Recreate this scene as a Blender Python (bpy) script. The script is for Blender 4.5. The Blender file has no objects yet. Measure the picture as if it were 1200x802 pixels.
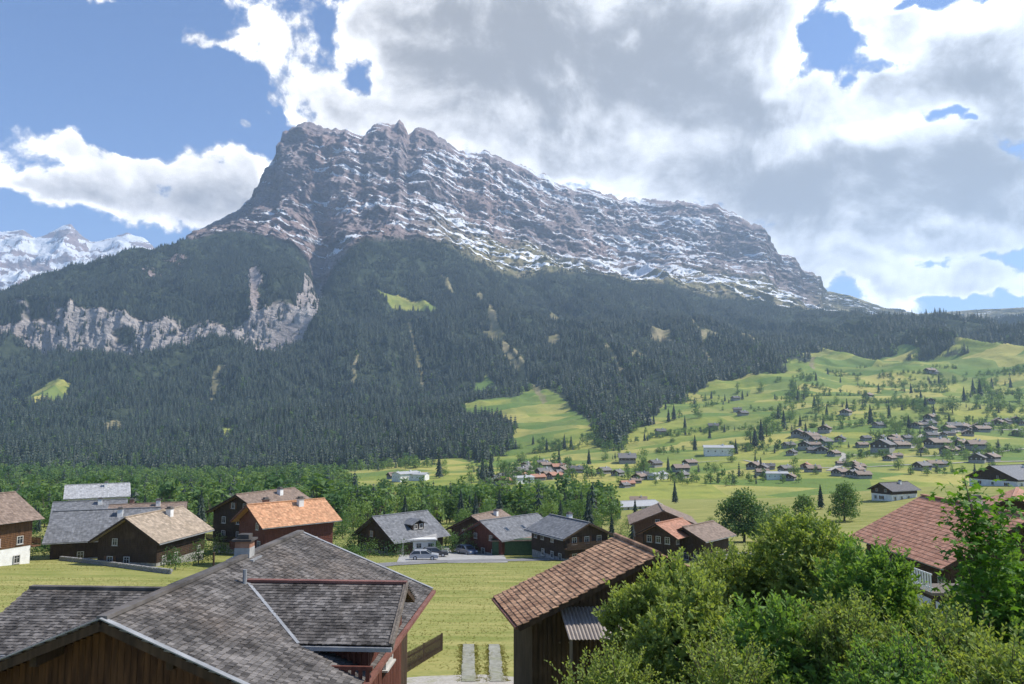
import bpy, math, random
import numpy as np
from mathutils import Vector, Matrix
random.seed(7); rng = np.random.default_rng(11)
S = bpy.context.scene; C = S.collection
R = math.radians; PI = math.pi
# ------------------------------------------------------------------ camera
F = 890.0; HORIZON = 490.0; PITCH = math.atan((HORIZON-401)/F)
cam = bpy.data.objects.new('camera', bpy.data.cameras.new('camera')); C.objects.link(cam)
cam.data.sensor_width = 36; cam.data.lens = F/1200*36
cam.data.clip_start = 0.3; cam.data.clip_end = 60000
cam.rotation_euler = (PI/2+PITCH, 0, 0); S.camera = cam
# ------------------------------------------------------------------ render settings
S.view_settings.view_transform = 'Standard'; S.view_settings.look = 'None'
S.view_settings.exposure = 0.48; S.view_settings.gamma = 1
cy = S.cycles
try:
    cy.use_denoising = True; cy.denoiser = 'OPENIMAGEDENOISE'; cy.denoising_prefilter = 'FAST'
except Exception: pass
cy.max_bounces = 5; cy.diffuse_bounces = 3; cy.glossy_bounces = 2; cy.transmission_bounces = 3
cy.volume_bounces = 1; cy.transparent_max_bounces = 6
cy.sample_clamp_indirect = 4
# ------------------------------------------------------------------ sun
SUN_EL, SUN_AZ = R(50), R(83)            # azimuth clockwise from the viewing direction (+Y)
sd = Vector((math.sin(SUN_AZ)*math.cos(SUN_EL), math.cos(SUN_AZ)*math.cos(SUN_EL), math.sin(SUN_EL)))
sun = bpy.data.objects.new('sun', bpy.data.lights.new('sun', 'SUN')); C.objects.link(sun)
sun.data.energy = 4.6; sun.data.angle = R(0.5); sun.data.color = (1, .955, .87)
sun.rotation_euler = sd.to_track_quat('Z', 'Y').to_euler()
# ------------------------------------------------------------------ node helpers
class E:
    """a socket in a node tree with arithmetic"""
    def __init__(s, nt, sock): s.nt = nt; s.s = sock
    def op(s, o, *a, clamp=False):
        n = s.nt.nodes.new('ShaderNodeMath'); n.operation = o; n.use_clamp = clamp
        for i, v in enumerate((s,)+a):
            if isinstance(v, E): s.nt.links.new(v.s, n.inputs[i])
            else: n.inputs[i].default_value = v
        return E(s.nt, n.outputs[0])
    def __add__(s, b): return s.op('ADD', b)
    def __radd__(s, b): return s.op('ADD', b)
    def __sub__(s, b): return s.op('SUBTRACT', b)
    def __mul__(s, b): return s.op('MULTIPLY', b)
    def __rmul__(s, b): return s.op('MULTIPLY', b)
    def __truediv__(s, b): return s.op('DIVIDE', b)
    def step(s, a, b):
        n = s.nt.nodes.new('ShaderNodeMapRange'); n.interpolation_type = 'SMOOTHSTEP'
        s.nt.links.new(s.s, n.inputs[0]); n.inputs[1].default_value = a; n.inputs[2].default_value = b
        return E(s.nt, n.outputs[0])
def link(nt, a, b): nt.links.new(a.s if isinstance(a, E) else a, b)
def mixc(nt, f, a, b, mode='MIX'):
    n = nt.nodes.new('ShaderNodeMix'); n.data_type = 'RGBA'; n.blend_type = mode
    for sock, v in ((n.inputs[0], f), (n.inputs[6], a), (n.inputs[7], b)):
        if isinstance(v, E): nt.links.new(v.s, sock)
        elif isinstance(v, (int, float)): sock.default_value = v
        else: sock.default_value = (*v, 1)
    return E(nt, n.outputs[2])
def noise(nt, vec, scale, detail=4, rough=.55, dist=0, dims='3D'):
    n = nt.nodes.new('ShaderNodeTexNoise'); n.noise_dimensions = dims
    if vec is not None: link(nt, vec, n.inputs['Vector'])
    n.inputs['Scale'].default_value = scale; n.inputs['Detail'].default_value = detail
    n.inputs['Roughness'].default_value = rough; n.inputs['Distortion'].default_value = dist
    return E(nt, n.outputs[0])
def vscale(nt, vec, s, loc=(0, 0, 0), rot=(0, 0, 0)):
    n = nt.nodes.new('ShaderNodeMapping'); link(nt, vec, n.inputs[0])
    n.inputs['Scale'].default_value = s; n.inputs['Location'].default_value = loc; n.inputs['Rotation'].default_value = rot
    return E(nt, n.outputs[0])
# ------------------------------------------------------------------ world: Nishita sky with clouds by direction
W = bpy.data.worlds.new('World'); S.world = W; W.use_nodes = True
nt = W.node_tree; nt.nodes.clear()
SKY = 0.10
def px_dir(px, py):
    x, u = px-600, 401-py
    d = Vector((x, F*math.cos(PITCH)-u*math.sin(PITCH), F*math.sin(PITCH)+u*math.cos(PITCH)))
    return d.normalized()
def px_ae(px, py):
    d = px_dir(px, py); return math.atan2(d.x, d.y), math.asin(d.z)
def build_world():
    out = nt.nodes.new('ShaderNodeOutputWorld'); bg = nt.nodes.new('ShaderNodeBackground')
    nt.links.new(bg.outputs[0], out.inputs[0]); bg.inputs[1].default_value = SKY
    sky = nt.nodes.new('ShaderNodeTexSky'); sky.sky_type = 'NISHITA'; sky.sun_disc = False
    sky.sun_elevation = SUN_EL; sky.sun_rotation = SUN_AZ
    sky.altitude = 1100; sky.air_density = 1.0; sky.dust_density = 0.2; sky.ozone_density = 1.0
    tc = nt.nodes.new('ShaderNodeTexCoord'); vec = E(nt, tc.outputs['Generated'])
    sp = nt.nodes.new('ShaderNodeSeparateXYZ'); link(nt, vec, sp.inputs[0])
    X, Y, Z = (E(nt, sp.outputs[i]) for i in range(3))
    az = X.op('ARCTAN2', Y); el = Z.op('ARCSINE')
    # warp the lookup so blob outlines billow
    n1 = noise(nt, vec, 3.2, 3, .5); n2 = noise(nt, vscale(nt, vec, (1, 1, 1), (7, 3, 1)), 3.2, 3, .5)
    n3 = noise(nt, vec, 11, 4, .55); n4 = noise(nt, vscale(nt, vec, (1, 1, 1), (3, 9, 4)), 11, 4, .55)
    azw = az + (n1-.5)*.14 + (n3-.5)*.11; elw = el + (n2-.5)*.10 + (n4-.5)*.09
    def blob(px, py, rx, ry, w, rot=0, a=azw, e=elw):
        a0, e0 = px_ae(px, py); k = F*(1+((px-600)/F)**2*.5+((py-HORIZON)/F)**2*.6)   # angle per pixel shrinks off axis
        c, s = math.cos(R(rot)), math.sin(R(rot))
        da = a-a0; de = e-e0
        q1 = (da*c+de*s)*(k/rx); q2 = (de*c-da*s)*(k/ry)
        return (q1*q1+q2*q2).op('MULTIPLY', -1).op('EXPONENT')*w
    cover = [(190, 205, 105, 42, .80), (110, 232, 75, 26, .6), (275, 190, 48, 42, .7), (50, 228, 36, 10, .4), (120,165,60,16,.45),(255, 240, 85, 32, .6),
             (245, 38, 48, 20, .56), (215, 30, 22, 10, .4), (330, 50, 36, 50, .5), (330, 95, 60, 22, .45, -18), (286, 127, 14, 9, .62), (400, 110, 66, 36, .7),
             (650, 85, 270, 110, 1.0), (540, 50, 130, 70, .6), (790, 60, 120, 80, .75), (460, 20, 90, 40, .35),(860, 20, 90, 34, .4),
             (1110, 75, 140, 60, .9, 12), (1010, 20, 38, 50, .6), (820, 175, 160, 48, .9), (990, 240, 250, 85, 1.0),
             (1180, 150, 110, 90, .7), (1090, 335, 190, 26, .75), (1210, 290, 60, 26, .5), (110, 0, 60, 10, .55), (880, 130, 80, 60, .5)]
    holes = [(954, 62, 34, 42, -.72), (1018, 95, 40, 15, -.6), (1104, 152, 14, 10, -.5), (1122, 162, 8, 6, -.5), (985, 120, 16, 16, -.4), (1150, 300, 80, 13, -.55), (1165, 352, 70, 9, -.45), (1045, 2, 70, 12, -.6), (905, 115, 40, 14, -.3), (1180, 190, 30, 14, -.4),
             (120, 70, 190, 75, -.55), (430, 75, 30, 26, -.7), (380, 25, 22, 22, -.35), (20, 290, 110, 40, -.6), (330,150,30,22,-.4), (250, 110, 120, 40, -.3), (1165, 5, 70, 10, -.4)]
    fbm = noise(nt, vec, 5.5, 9, .60, .35)
    big = noise(nt, vec, 1.7, 2, .5)
    base = None
    for b in cover:
        g = blob(*b[:5], b[5] if len(b) > 5 else 0); base = g if base is None else base+g
    hole = None
    for b in holes:
        g = blob(*b[:5]); hole = g if hole is None else hole+g
    # away from the frame the sky is broken cloud like the part in view
    bs = base.op('MINIMUM', .70)+hole
    bil = ((noise(nt, vec, 9, 5, .5, .2)-.5).op('ABSOLUTE'))*2.0
    field = bs + (big-.5)*.9 - .34 + (fbm-.5)*1.7 + (bil*-1+.22)*.5
    fine = noise(nt, vscale(nt, vec, (1, 1, 1.25), (4, 1, 6)), 17, 8, .64, .3)
    field = field+(fine-.5)*1.0
    alpha = field.step(-.06, .20)
    low = noise(nt, vscale(nt, vec, (1, 1, 1.7), (2, 5, 8)), 4.2, 6, .55, .3)
    thick = (base*.62 + (low-.5)*1.0).step(.05, 1.0)
    # relief: density difference towards the sun
    off = sd*0.02
    fb2 = noise(nt, vscale(nt, vec, (1, 1, 1), tuple(off)), 5.5, 9, .60, .35)
    relief = (fbm-fb2)*4.5
    edge = field.step(.02, .14)*(E(nt, field.step(.14, .62).s)*-1+1)
    lum = thick*-.80 + 1.0 + relief*.7 + edge*.45 + (fine-.5)*.55 + (noise(nt, vscale(nt, vec, (1, 1, 1.5), (9, 2, 3)), 7, 6, .6, .4)-.5)*.75
    dark = [(600, 110, 150, 60, .16), (680, 60, 120, 46, .10), (940, 255, 170, 46, .36), (1130, 250, 130, 30, .30), (1150, 190, 60, 30, .2), (1010, 215, 90, 24, .2), (760, 90, 70, 40, .14), (880, 130, 60, 22, .2), (1130, 105, 90, 28, .3), (1020, 215, 120, 22, .2), (1160, 205, 70, 30, .25), (560, 60, 120, 40, .1), (190, 245, 100, 24, .16), (130, 225, 40, 14, .1)]
    lite = [(800, 165, 130, 24, .42), (730, 68, 13, 12, .4), (1000, 170, 130, 14, .42), (490, 40, 60, 12, .28), (1130, 42, 110, 20, .42), (905, 85, 16, 30, .25), (1085, 215, 16, 34, .3, -35), (1100, 330, 150, 14, .4), (1080, 275, 80, 10, .25), (400, 120, 60, 26, .1), (170, 170, 90, 18, .12)]
    for b in dark: lum = lum - blob(*b[:5], 0)
    for b in lite: lum = lum + blob(*b[:5], b[5] if len(b) > 5 else 0)
    lum = lum.op('SMOOTH_MAX', .33, .35).op('SMOOTH_MIN', 1.7, .5)
    warm = mixc(nt, (az*1.1+.45).op('MINIMUM', 1).op('MAXIMUM', 0), (1.0, .975, .95), (.93, .975, 1.05))
    cc = nt.nodes.new('ShaderNodeVectorMath'); cc.operation = 'SCALE'
    nt.links.new(warm.s, cc.inputs[0]); link(nt, lum*(0.92/SKY), cc.inputs[3])
    hz = nt.nodes.new('ShaderNodeVectorMath'); hz.operation = 'MULTIPLY'
    nt.links.new(sky.outputs[0], hz.inputs[0]); hz.inputs[1].default_value = (.82, .97, 1.22)
    col = mixc(nt, alpha, E(nt, hz.outputs[0]), E(nt, cc.outputs[0]))
    nt.links.new(col.s, bg.inputs[0])
build_world()
W.cycles.sampling_method = 'MANUAL'; W.cycles.sample_map_resolution = 512
# ------------------------------------------------------------------ pixel helpers (scene is surveyed from the photograph)
def P(px, py, D):
    d = px_dir(px, py); return d*(D/d.y)
def zof(py, D): return P(600, py, D).z
def proj(p):
    x, y, z = p
    dep = y*math.cos(PITCH)+z*math.sin(PITCH); up = -y*math.sin(PITCH)+z*math.cos(PITCH)
    return 600+F*x/dep, 401-F*up/dep
# ------------------------------------------------------------------ numpy noise
def _h(i, j, k, seed):
    n = (i*374761393+j*668265263+k*2147483647+seed*1274126177) & 0xffffffff
    n = ((n ^ (n >> 13))*1274126177) & 0xffffffff
    n = (n ^ (n >> 16)) & 0xffffffff
    return n.astype(np.float64)/2147483648.0-1
def vn(p, seed=0):
    i = np.floor(p).astype(np.int64); f = p-i; f = f*f*f*(f*(f*6-15)+10)
    r = 0
    for dx in (0, 1):
        for dy in (0, 1):
            for dz in (0, 1):
                w = (f[..., 0] if dx else 1-f[..., 0])*(f[..., 1] if dy else 1-f[..., 1])*(f[..., 2] if dz else 1-f[..., 2])
                r = r+w*_h(i[..., 0]+dx, i[..., 1]+dy, i[..., 2]+dz, seed)
    return r
def fbm(p, oct=5, gain=.5, seed=0, ridged=False):
    a, s, r = 1.0, 1.0, 0
    for o in range(oct):
        n = vn(p*s, seed+o)
        r = r+a*((1-2*np.abs(n)) if ridged else n); a *= gain; s *= 2.03
    return r
def sm(x, a, b):
    t = np.clip((x-a)/(b-a), 0, 1); return t*t*(3-2*t)
def inpoly(x, y, poly):
    r = np.zeros(np.shape(x), bool); n = len(poly); j = n-1
    for i in range(n):
        xi, yi = poly[i]; xj, yj = poly[j]
        c = ((yi > y) != (yj > y)) & (x < (xj-xi)*(y-yi)/((yj-yi) or 1e-9)+xi)
        r ^= c; j = i
    return r
# ------------------------------------------------------------------ materials
MATS = {}
def new_mat(name):
    m = bpy.data.materials.new(name); m.use_nodes = True; t = m.node_tree
    b = t.nodes['Principled BSDF']; MATS[name] = m; return m, t, b
def coords(t, kind='Object'):
    return E(t, t.nodes.new('ShaderNodeTexCoord').outputs[kind])
def bumped(t, b, h, strength=.5, dist=.02):
    n = t.nodes.new('ShaderNodeBump'); n.inputs['Strength'].default_value = strength; n.inputs['Distance'].default_value = dist
    link(t, h, n.inputs['Height']); t.links.new(n.outputs[0], b.inputs['Normal'])
def mat(name, c1, c2, scale=3, rough=.8, bump=.3, bdist=.02, stretch=(1, 1, 1), detail=6, tint=0, spec=.3, wear=None):
    m, t, b = new_mat(name); v = vscale(t, coords(t), stretch)
    n = noise(t, v, scale, detail, .6)
    c = mixc(t, n.step(.3, .7), c1, c2)
    if wear:
        w = noise(t, coords(t), scale*.22, 5, .65); c = mixc(t, w.step(.5, .72)*.75, c, wear)
    if tint:
        a = t.nodes.new('ShaderNodeAttribute'); a.attribute_name = 'tint'
        k = E(t, a.outputs['Fac'])*tint+(1-tint*.5)
        vm = t.nodes.new('ShaderNodeVectorMath'); vm.operation = 'SCALE'; link(t, c, vm.inputs[0]); link(t, k, vm.inputs[3]); c = E(t, vm.outputs[0])
    link(t, c, b.inputs['Base Color']); b.inputs['Roughness'].default_value = rough
    b.inputs['Specular IOR Level'].default_value = spec
    if bump: bumped(t, b, n, bump, bdist)
    return m
def foliage(name, c1, c2, trans=.35, rnd=.5, scale=.6, attr=False, stand=1.2):
    m, t, b = new_mat(name); o = t.nodes['Material Output']
    n = noise(t, coords(t), scale, 3, .6)
    oi = t.nodes.new('ShaderNodeObjectInfo'); r = E(t, oi.outputs['Random'])+(noise(t, E(t, oi.outputs['Location']), .006, 3, .6)-.5)*stand
    if attr:
        a = t.nodes.new('ShaderNodeAttribute'); a.attribute_name = 'tint'; n = n*.5+E(t, a.outputs['Fac'])*.6-.05
    c = mixc(t, (n*1.3-.15+(r-.5)*rnd).op('MAXIMUM', 0).op('MINIMUM', 1), c1, c2)
    link(t, c, b.inputs['Base Color']); b.inputs['Roughness'].default_value = .55; b.inputs['Specular IOR Level'].default_value = .25
    tr = t.nodes.new('ShaderNodeBsdfTranslucent'); ct = mixc(t, 1.0, c, (1.25, 1.2, .55), 'MULTIPLY'); link(t, ct, tr.inputs[0])
    mx = t.nodes.new('ShaderNodeMixShader'); mx.inputs[0].default_value = trans
    t.links.new(b.outputs[0], mx.inputs[1]); t.links.new(tr.outputs[0], mx.inputs[2]); t.links.new(mx.outputs[0], o.inputs[0])
    return m
def roofmat(name, c1, c2, row=.33, rough=.7, spec=.35):
    """roof covering of courses running along local X; slope coordinate taken from local Y"""
    m, t, b = new_mat(name); v = coords(t)
    sp = t.nodes.new('ShaderNodeSeparateXYZ'); link(t, v, sp.inputs[0])
    x, y = E(t, sp.outputs[0]), E(t, sp.outputs[1])
    fr = (y.op('ABSOLUTE')/row).op('FRACT'); n = noise(t, v, 2.2, 6, .65); n2 = noise(t, vscale(t, v, (1/.3, 1/row, 0)), 1.0, 1, .5)
    ta = t.nodes.new('ShaderNodeAttribute'); ta.attribute_name = 'tint'
    c = mixc(t, n.step(.3, .7), c1, c2); k = n2*.5+.53+E(t, ta.outputs['Fac'])*.42
    vm = t.nodes.new('ShaderNodeVectorMath'); vm.operation = 'SCALE'; link(t, c, vm.inputs[0]); link(t, k, vm.inputs[3])
    link(t, E(t, vm.outputs[0]), b.inputs['Base Color']); b.inputs['Roughness'].default_value = rough; b.inputs['Specular IOR Level'].default_value = spec
    bumped(t, b, fr+n*.4, .6, .04); return m
mat('dark_timber', (.030, .019, .013), (.075, .045, .028), 2.5, .8, .4, .02, (3, 3, .35), wear=(.10, .065, .04))
mat('maroon_timber', (.035, .014, .010), (.115, .055, .028), 2.5, .8, .4, .02, (3, 3, .35))
mat('brown_timber', (.10, .05, .025), (.19, .095, .045), 2.5, .75, .4, .02, (3, 3, .35))
mat('red_timber', (.085, .028, .020), (.155, .055, .036), 2.5, .75, .4, .02, (3, 3, .35))
mat('weathered_timber', (.10, .082, .066), (.22, .185, .15), 3, .85, .5, .02, (4, 4, .3))
mat('white_plaster', (.66, .64, .60), (.80, .79, .76), 1.2, .85, .1, .01, wear=(.5, .48, .43))
mat('white_paint', (.72, .72, .70), (.8, .8, .79), 3, .5, 0)
mat('grey_stone', (.20, .19, .18), (.36, .35, .33), 2.2, .9, .6, .05)
mat('concrete', (.30, .29, .27), (.42, .41, .39), 1.6, .9, .25, .01, wear=(.24, .23, .2))
mat('track_concrete', (.22, .215, .17), (.34, .33, .27), 3.0, .95, .5, .015, wear=(.20, .21, .09))
mat('asphalt', (.16, .155, .15), (.24, .235, .23), 1.4, .9, .3, .01, wear=(.28, .27, .25))
mat('gravel_path', (.34, .31, .26), (.46, .43, .38), 6, .95, .6, .02, wear=(.25, .25, .12))
mat('slate_shingle', (.058, .052, .047), (.165, .150, .138), 1.1, .7, .35, .01, tint=1.0, spec=.22, wear=(.15, .122, .10))
mat('clay_tile', (.26, .14, .08), (.45, .27, .16), 1.0, .75, .35, .01, tint=.9, wear=(.14, .10, .07))
mat('corrugated_metal', (.27, .23, .2), (.38, .33, .29), 1.2, .55, .1, .01, wear=(.22, .14, .09))
mat('ridge_cap_brown', (.16, .07, .055), (.25, .115, .09), 2, .6, .1)
mat('lead_flashing', (.22, .225, .23), (.34, .345, .35), 2, .45, .1)
mat('brick', (.26, .13, .085), (.38, .21, .14), 5, .9, .4)
mat('bark', (.07, .055, .042), (.16, .13, .10), 5, .95, .8, .03, (1, 1, .3))
mat('rubber', (.012, .012, .012), (.02, .02, .02), 5, .9, 0)
mat('chrome', (.5, .5, .5), (.6, .6, .6), 5, .25, 0, spec=.8)
mat('window_frame', (.42, .40, .36), (.55, .53, .49), 3, .5, 0)
mat('shutter_green', (.03, .07, .035), (.05, .10, .05), 3, .6, 0)
roofmat('roof_slate', (.12, .11, .105), (.21, .195, .185)); roofmat('roof_tan', (.30, .235, .165), (.42, .335, .25)); roofmat('roof_brown', (.19, .135, .10), (.29, .215, .165))
roofmat('roof_grey', (.125, .128, .134), (.225, .228, .235)); roofmat('roof_orange', (.48, .24, .13), (.60, .34, .19), spec=.2)
roofmat('roof_red', (.33, .145, .085), (.46, .245, .16), .3); roofmat('roof_pale', (.33, .33, .33), (.46, .455, .45)); roofmat('roof_dark', (.075, .07, .07), (.15, .14, .14))
def glassm():
    m, t, b = new_mat('window_glass'); b.inputs['Base Color'].default_value = (.03, .036, .042, 1); b.inputs['Roughness'].default_value = .06
    b.inputs['Specular IOR Level'].default_value = .7
glassm()
def paint(name, c):
    m, t, b = new_mat(name); n = noise(t, coords(t), 30, 2); link(t, mixc(t, n*.3, c, tuple(v*.8 for v in c)), b.inputs['Base Color'])
    b.inputs['Roughness'].default_value = .3; b.inputs['Coat Weight'].default_value = .6; b.inputs['Coat Roughness'].default_value = .08
paint('paint_silver', (.42, .43, .45)); paint('paint_dark', (.03, .034, .045)); paint('paint_white', (.78, .78, .77)); paint('paint_blue', (.06, .09, .16)); paint('paint_red', (.35, .03, .025))
foliage('needle_leaf', (.014, .029, .022), (.056, .082, .052), .12, .8, .25)
foliage('broad_leaf', (.075, .15, .042), (.23, .33, .095), .42, .7, .35)
foliage('broad_leaf_dark', (.045, .11, .036), (.14, .235, .068), .40, .5, .35)
foliage('shrub_leaf', (.10, .18, .04), (.38, .45, .12), .42, .15, .9, True)
foliage('shrub_leaf_green', (.065, .16, .035), (.24, .38, .08), .42, .15, .9, True)
foliage('maple_leaf', (.07, .17, .022), (.15, .30, .045), .45, .1, 1.5, True)
foliage('grass_blade', (.25, .25, .075), (.42, .37, .14), .38, .9, .05)
# ------------------------------------------------------------------ mesh builder
class MB:
    def __init__(s): s.v = []; s.f = []; s.m = []; s.t = []; s.cur = 0; s.tint = .5
    def add(s, vs, fs):
        o = len(s.v); s.v += [tuple(v) for v in vs]
        for f in fs: s.f.append(tuple(i+o for i in f)); s.m.append(s.cur); s.t.append(s.tint)
    def box(s, c, d, M=None):
        c = Vector(c); h = Vector(d)/2
        vs = [c+Vector((x*h.x, y*h.y, z*h.z)) for x in (-1, 1) for y in (-1, 1) for z in (-1, 1)]
        if M is not None: vs = [M @ v for v in vs]
        s.add(vs, [(0, 1, 3, 2), (4, 6, 7, 5), (0, 4, 5, 1), (2, 3, 7, 6), (0, 2, 6, 4), (1, 5, 7, 3)])
    def bar(s, a, b, w, h=None, up=(0, 0, 1)):
        a, b = Vector(a), Vector(b); h = h or w; d = (b-a).normalized(); u = Vector(up)
        if abs(d.dot(u)) > .95: u = Vector((1, 0, 0))
        r = d.cross(u).normalized(); u = r.cross(d)
        vs = [p+r*(w/2*i)+u*(h/2*j) for p in (a, b) for i, j in ((-1, -1), (1, -1), (1, 1), (-1, 1))]
        s.add(vs, [(0, 1, 2, 3), (7, 6, 5, 4), (0, 4, 5, 1), (1, 5, 6, 2), (2, 6, 7, 3), (3, 7, 4, 0)])
    def prism(s, poly, a):
        """poly: list of points, extruded by vector a"""
        n = len(poly); a = Vector(a); vs = [Vector(p) for p in poly]; vs += [v+a for v in vs]
        s.add(vs, [tuple(range(n))[::-1], tuple(range(n, 2*n))]+[(i, (i+1) % n, (i+1) % n+n, i+n) for i in range(n)])
    def slab(s, quad, th):
        q = [Vector(p) for p in quad]; n = (q[1]-q[0]).cross(q[-1]-q[0]).normalized()
        if n.z < 0: n = -n
        s.prism(q, -n*th)
    def tube(s, pts, rad, k=6):
        rings = []; n = len(pts); pts = [Vector(p) for p in pts]
        if not isinstance(rad, (list, tuple)): rad = [rad]*n
        o = len(s.v)
        for i, p in enumerate(pts):
            d = (pts[min(i+1, n-1)]-pts[max(i-1, 0)]).normalized(); u = Vector((0, 0, 1)) if abs(d.z) < .9 else Vector((1, 0, 0))
            a = d.cross(u).normalized(); b = d.cross(a)
            s.v += [tuple(p+(a*math.cos(2*PI*j/k)+b*math.sin(2*PI*j/k))*rad[i]) for j in range(k)]
        fs = [(o+i*k+j, o+i*k+(j+1) % k, o+(i+1)*k+(j+1) % k, o+(i+1)*k+j) for i in range(n-1) for j in range(k)]
        fs += [tuple(o+j for j in range(k))[::-1], tuple(o+(n-1)*k+j for j in range(k))]
        for f in fs: s.f.append(f); s.m.append(s.cur); s.t.append(s.tint)
    def mesh(s, name, mats):
        me = bpy.data.meshes.new(name); me.from_pydata(s.v, [], s.f)
        for m in (mats if isinstance(mats, (list, tuple)) else [mats]): me.materials.append(MATS[m])
        me.polygons.foreach_set('material_index', s.m)
        a = me.attributes.new('tint', 'FLOAT', 'FACE'); a.data.foreach_set('value', s.t)
        me.update(); return me
    def build(s, name, mats, parent=None, kind=None, smooth=False):
        me = s.mesh(name, mats)
        if smooth: me.shade_smooth()
        return obj(name, me, parent, kind)
def obj(name, me, parent=None, kind=None):
    o = bpy.data.objects.new(name, me); C.objects.link(o)
    if parent is not None: o.parent = parent
    if kind: o['kind'] = kind
    return o
def tag(o, label, cat, group=None):
    o['label'] = label; o['category'] = cat
    if group: o['group'] = group
    return o
def thing(name, label, cat, loc=(0, 0, 0), rz=0, group=None):
    o = obj(name, None); o.location = loc; o.rotation_euler = (0, 0, rz); return tag(o, label, cat, group)
def dup(root, loc, rz, sc=1.0, label=None, group=None):
    r = root.copy(); C.objects.link(r); r.location = loc; r.rotation_euler = (0, 0, rz)
    r.scale = (sc, sc, sc) if not isinstance(sc, tuple) else sc
    if label: r['label'] = label
    if group: r['group'] = group
    for ch in root.children:
        c = ch.copy(); C.objects.link(c); c.parent = r
        for g in ch.children:
            d = g.copy(); C.objects.link(d); d.parent = c
    return r
# ------------------------------------------------------------------ terrain
def G(x, y):
    """near hillside falling away from the viewpoint"""
    x = np.asarray(x, float); y = np.asarray(y, float)
    z = -9.2-.106*np.maximum(y, -200)
    return z+.25*np.sin(x*.09+1)*np.sin(y*.07)+.5*np.sin(x*.031+.5)*np.cos(y*.023)*sm(y, 20, 80)
def Gz(x, y): return float(G(x, y))
def ground_at(px, py):
    d = px_dir(px, py); t = 5.0
    for i in range(4000):
        p = d*t
        if p.z <= Gz(p.x, p.y): break
        t += .1
    return Vector((p.x, p.y, Gz(p.x, p.y)))
COLX = np.array([-260, 0, 200, 400, 600, 800, 1000, 1200, 1460], float)
def line(pts, x):
    p = np.array(pts, float)
    xx = np.interp(x, p[:, 0], np.arange(len(p)))
    return np.interp(x, p[:, 0], p[:, 1])
NC = 1150
U = 1.02                                    # half width of the fan (tangent)
s_ = np.linspace(-1, 1, NC); pxc = 600+s_*U*F
def smooth(a, n):
    k = np.hanning(n+2)[1:-1]; k /= k.sum(); return np.convolve(np.pad(a, n//2, mode='edge'), k, mode='valid')[:len(a)]
def cl(ys, n=101): return smooth(np.interp(pxc, COLX, ys), n)
RIDGE = [(-260, 390), (0, 362), (60, 350), (120, 335), (170, 315), (200, 292), (222, 272), (240, 262), (265, 250), (285, 235), (298, 212), (307, 195), (316, 178), (322, 158), (335, 147), (350, 142),
         (362, 146), (372, 151), (385, 153), (400, 149), (410, 156), (422, 158), (432, 147), (440, 143), (452, 143), (458, 148), (463, 139), (469, 145), (475, 158), (482, 153), (492, 151), (505, 155), (525, 168),
         (545, 181), (560, 178), (575, 179), (592, 186), (620, 199), (650, 211), (675, 220), (690, 224), (705, 227), (722, 231), (745, 232), (768, 235), (790, 236), (806, 237), (830, 239),
         (850, 243), (872, 250), (886, 262), (899, 265), (905, 285), (922, 299), (934, 302), (944, 317), (964, 323), (969, 340), (1000, 346), (1040, 361), (1080, 368), (1140, 364), (1200, 361), (1460, 350)]
TREE = [(-260, 372), (0, 345), (60, 328), (120, 310), (170, 294), (205, 279), (240, 274), (300, 282), (338, 296), (358, 318), (368, 345), (376, 345), (392, 314), (425, 292), (460, 282), (485, 284), (512, 294),
        (545, 307), (580, 322), (640, 327), (700, 331), (760, 338), (830, 350), (900, 362), (970, 372), (1040, 382), (1100, 383), (1200, 383), (1460, 376)]
C0 = [(-260, 395), (0, 404), (60, 424), (120, 432), (160, 428), (200, 420), (260, 411), (300, 414), (335, 408), (365, 398), (400, 398), (600, 392), (800, 400), (1000, 404), (1200, 402), (1460, 398)]
C1 = [(-260, 372), (0, 370), (40, 362), (100, 369), (150, 383), (200, 391), (250, 386), (300, 376), (335, 372), (365, 372), (400, 390), (600, 385), (800, 393), (1000, 399), (1200, 397), (1460, 393)]
lines = []                                   # (D per column, py per column, rows up to here)
one = np.ones(NC)
lines.append((500*one, cl([590, 590, 590, 590, 588, 585, 583, 580, 578]), 0))
lines.append((800*one, cl([566, 566, 566, 564, 556, 545, 530, 527, 525]), 34))
lines.append((1100*one, cl([550, 550, 551, 549, 538, 515, 492, 490, 488]), 34))
lines.append((1500*one, cl([515, 515, 520, 515, 497, 472, 457, 452, 450]), 40))
lines.append((2000*one, cl([470, 470, 475, 465, 440, 432, 428, 421, 418]), 50))
lines.append((2500*one, smooth(line(C0, pxc), 9), 60))
lines.append((np.interp(pxc, [0, 330, 420], [2580, 2590, 2680]), smooth(line(C1, pxc), 9), 70))
Dt = smooth(np.interp(pxc, [-260, 120, 250, 345, 370, 395, 480, 700, 1000, 1460], [2950, 3000, 3350, 3350, 3150, 3000, 3250, 3500, 3900, 4300]), 31)
lines.append((Dt, smooth(line(TREE, pxc), 5), 80))
Dr = smooth(np.interp(pxc, [-260, 190, 340, 450, 545, 650, 750, 900, 970, 1040, 1460], [4100, 4100, 4250, 4400, 4700, 5050, 5500, 5400, 5300, 5500, 5800]), 31)
yr = line(RIDGE, pxc); jag = fbm(np.stack([pxc/9, pxc*0, pxc*0], -1), 4, .6, 77)*2.2*sm(pxc, 225, 290)*(1-sm(pxc, 960, 990)); yr = yr-jag; yt = lines[-1][1]
lines.append((Dt+(Dr-Dt)*.55, np.where(pxc < 215, yt+14, yt+(yr-yt)*.42), 90))
lines.append((Dr, np.where(pxc < 205, yt+35, yr), 150))
zofv = lambda py, D: D*((F*math.sin(PITCH)+(401-py)*math.cos(PITCH))/(F*math.cos(PITCH)-(401-py)*math.sin(PITCH)))
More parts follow.
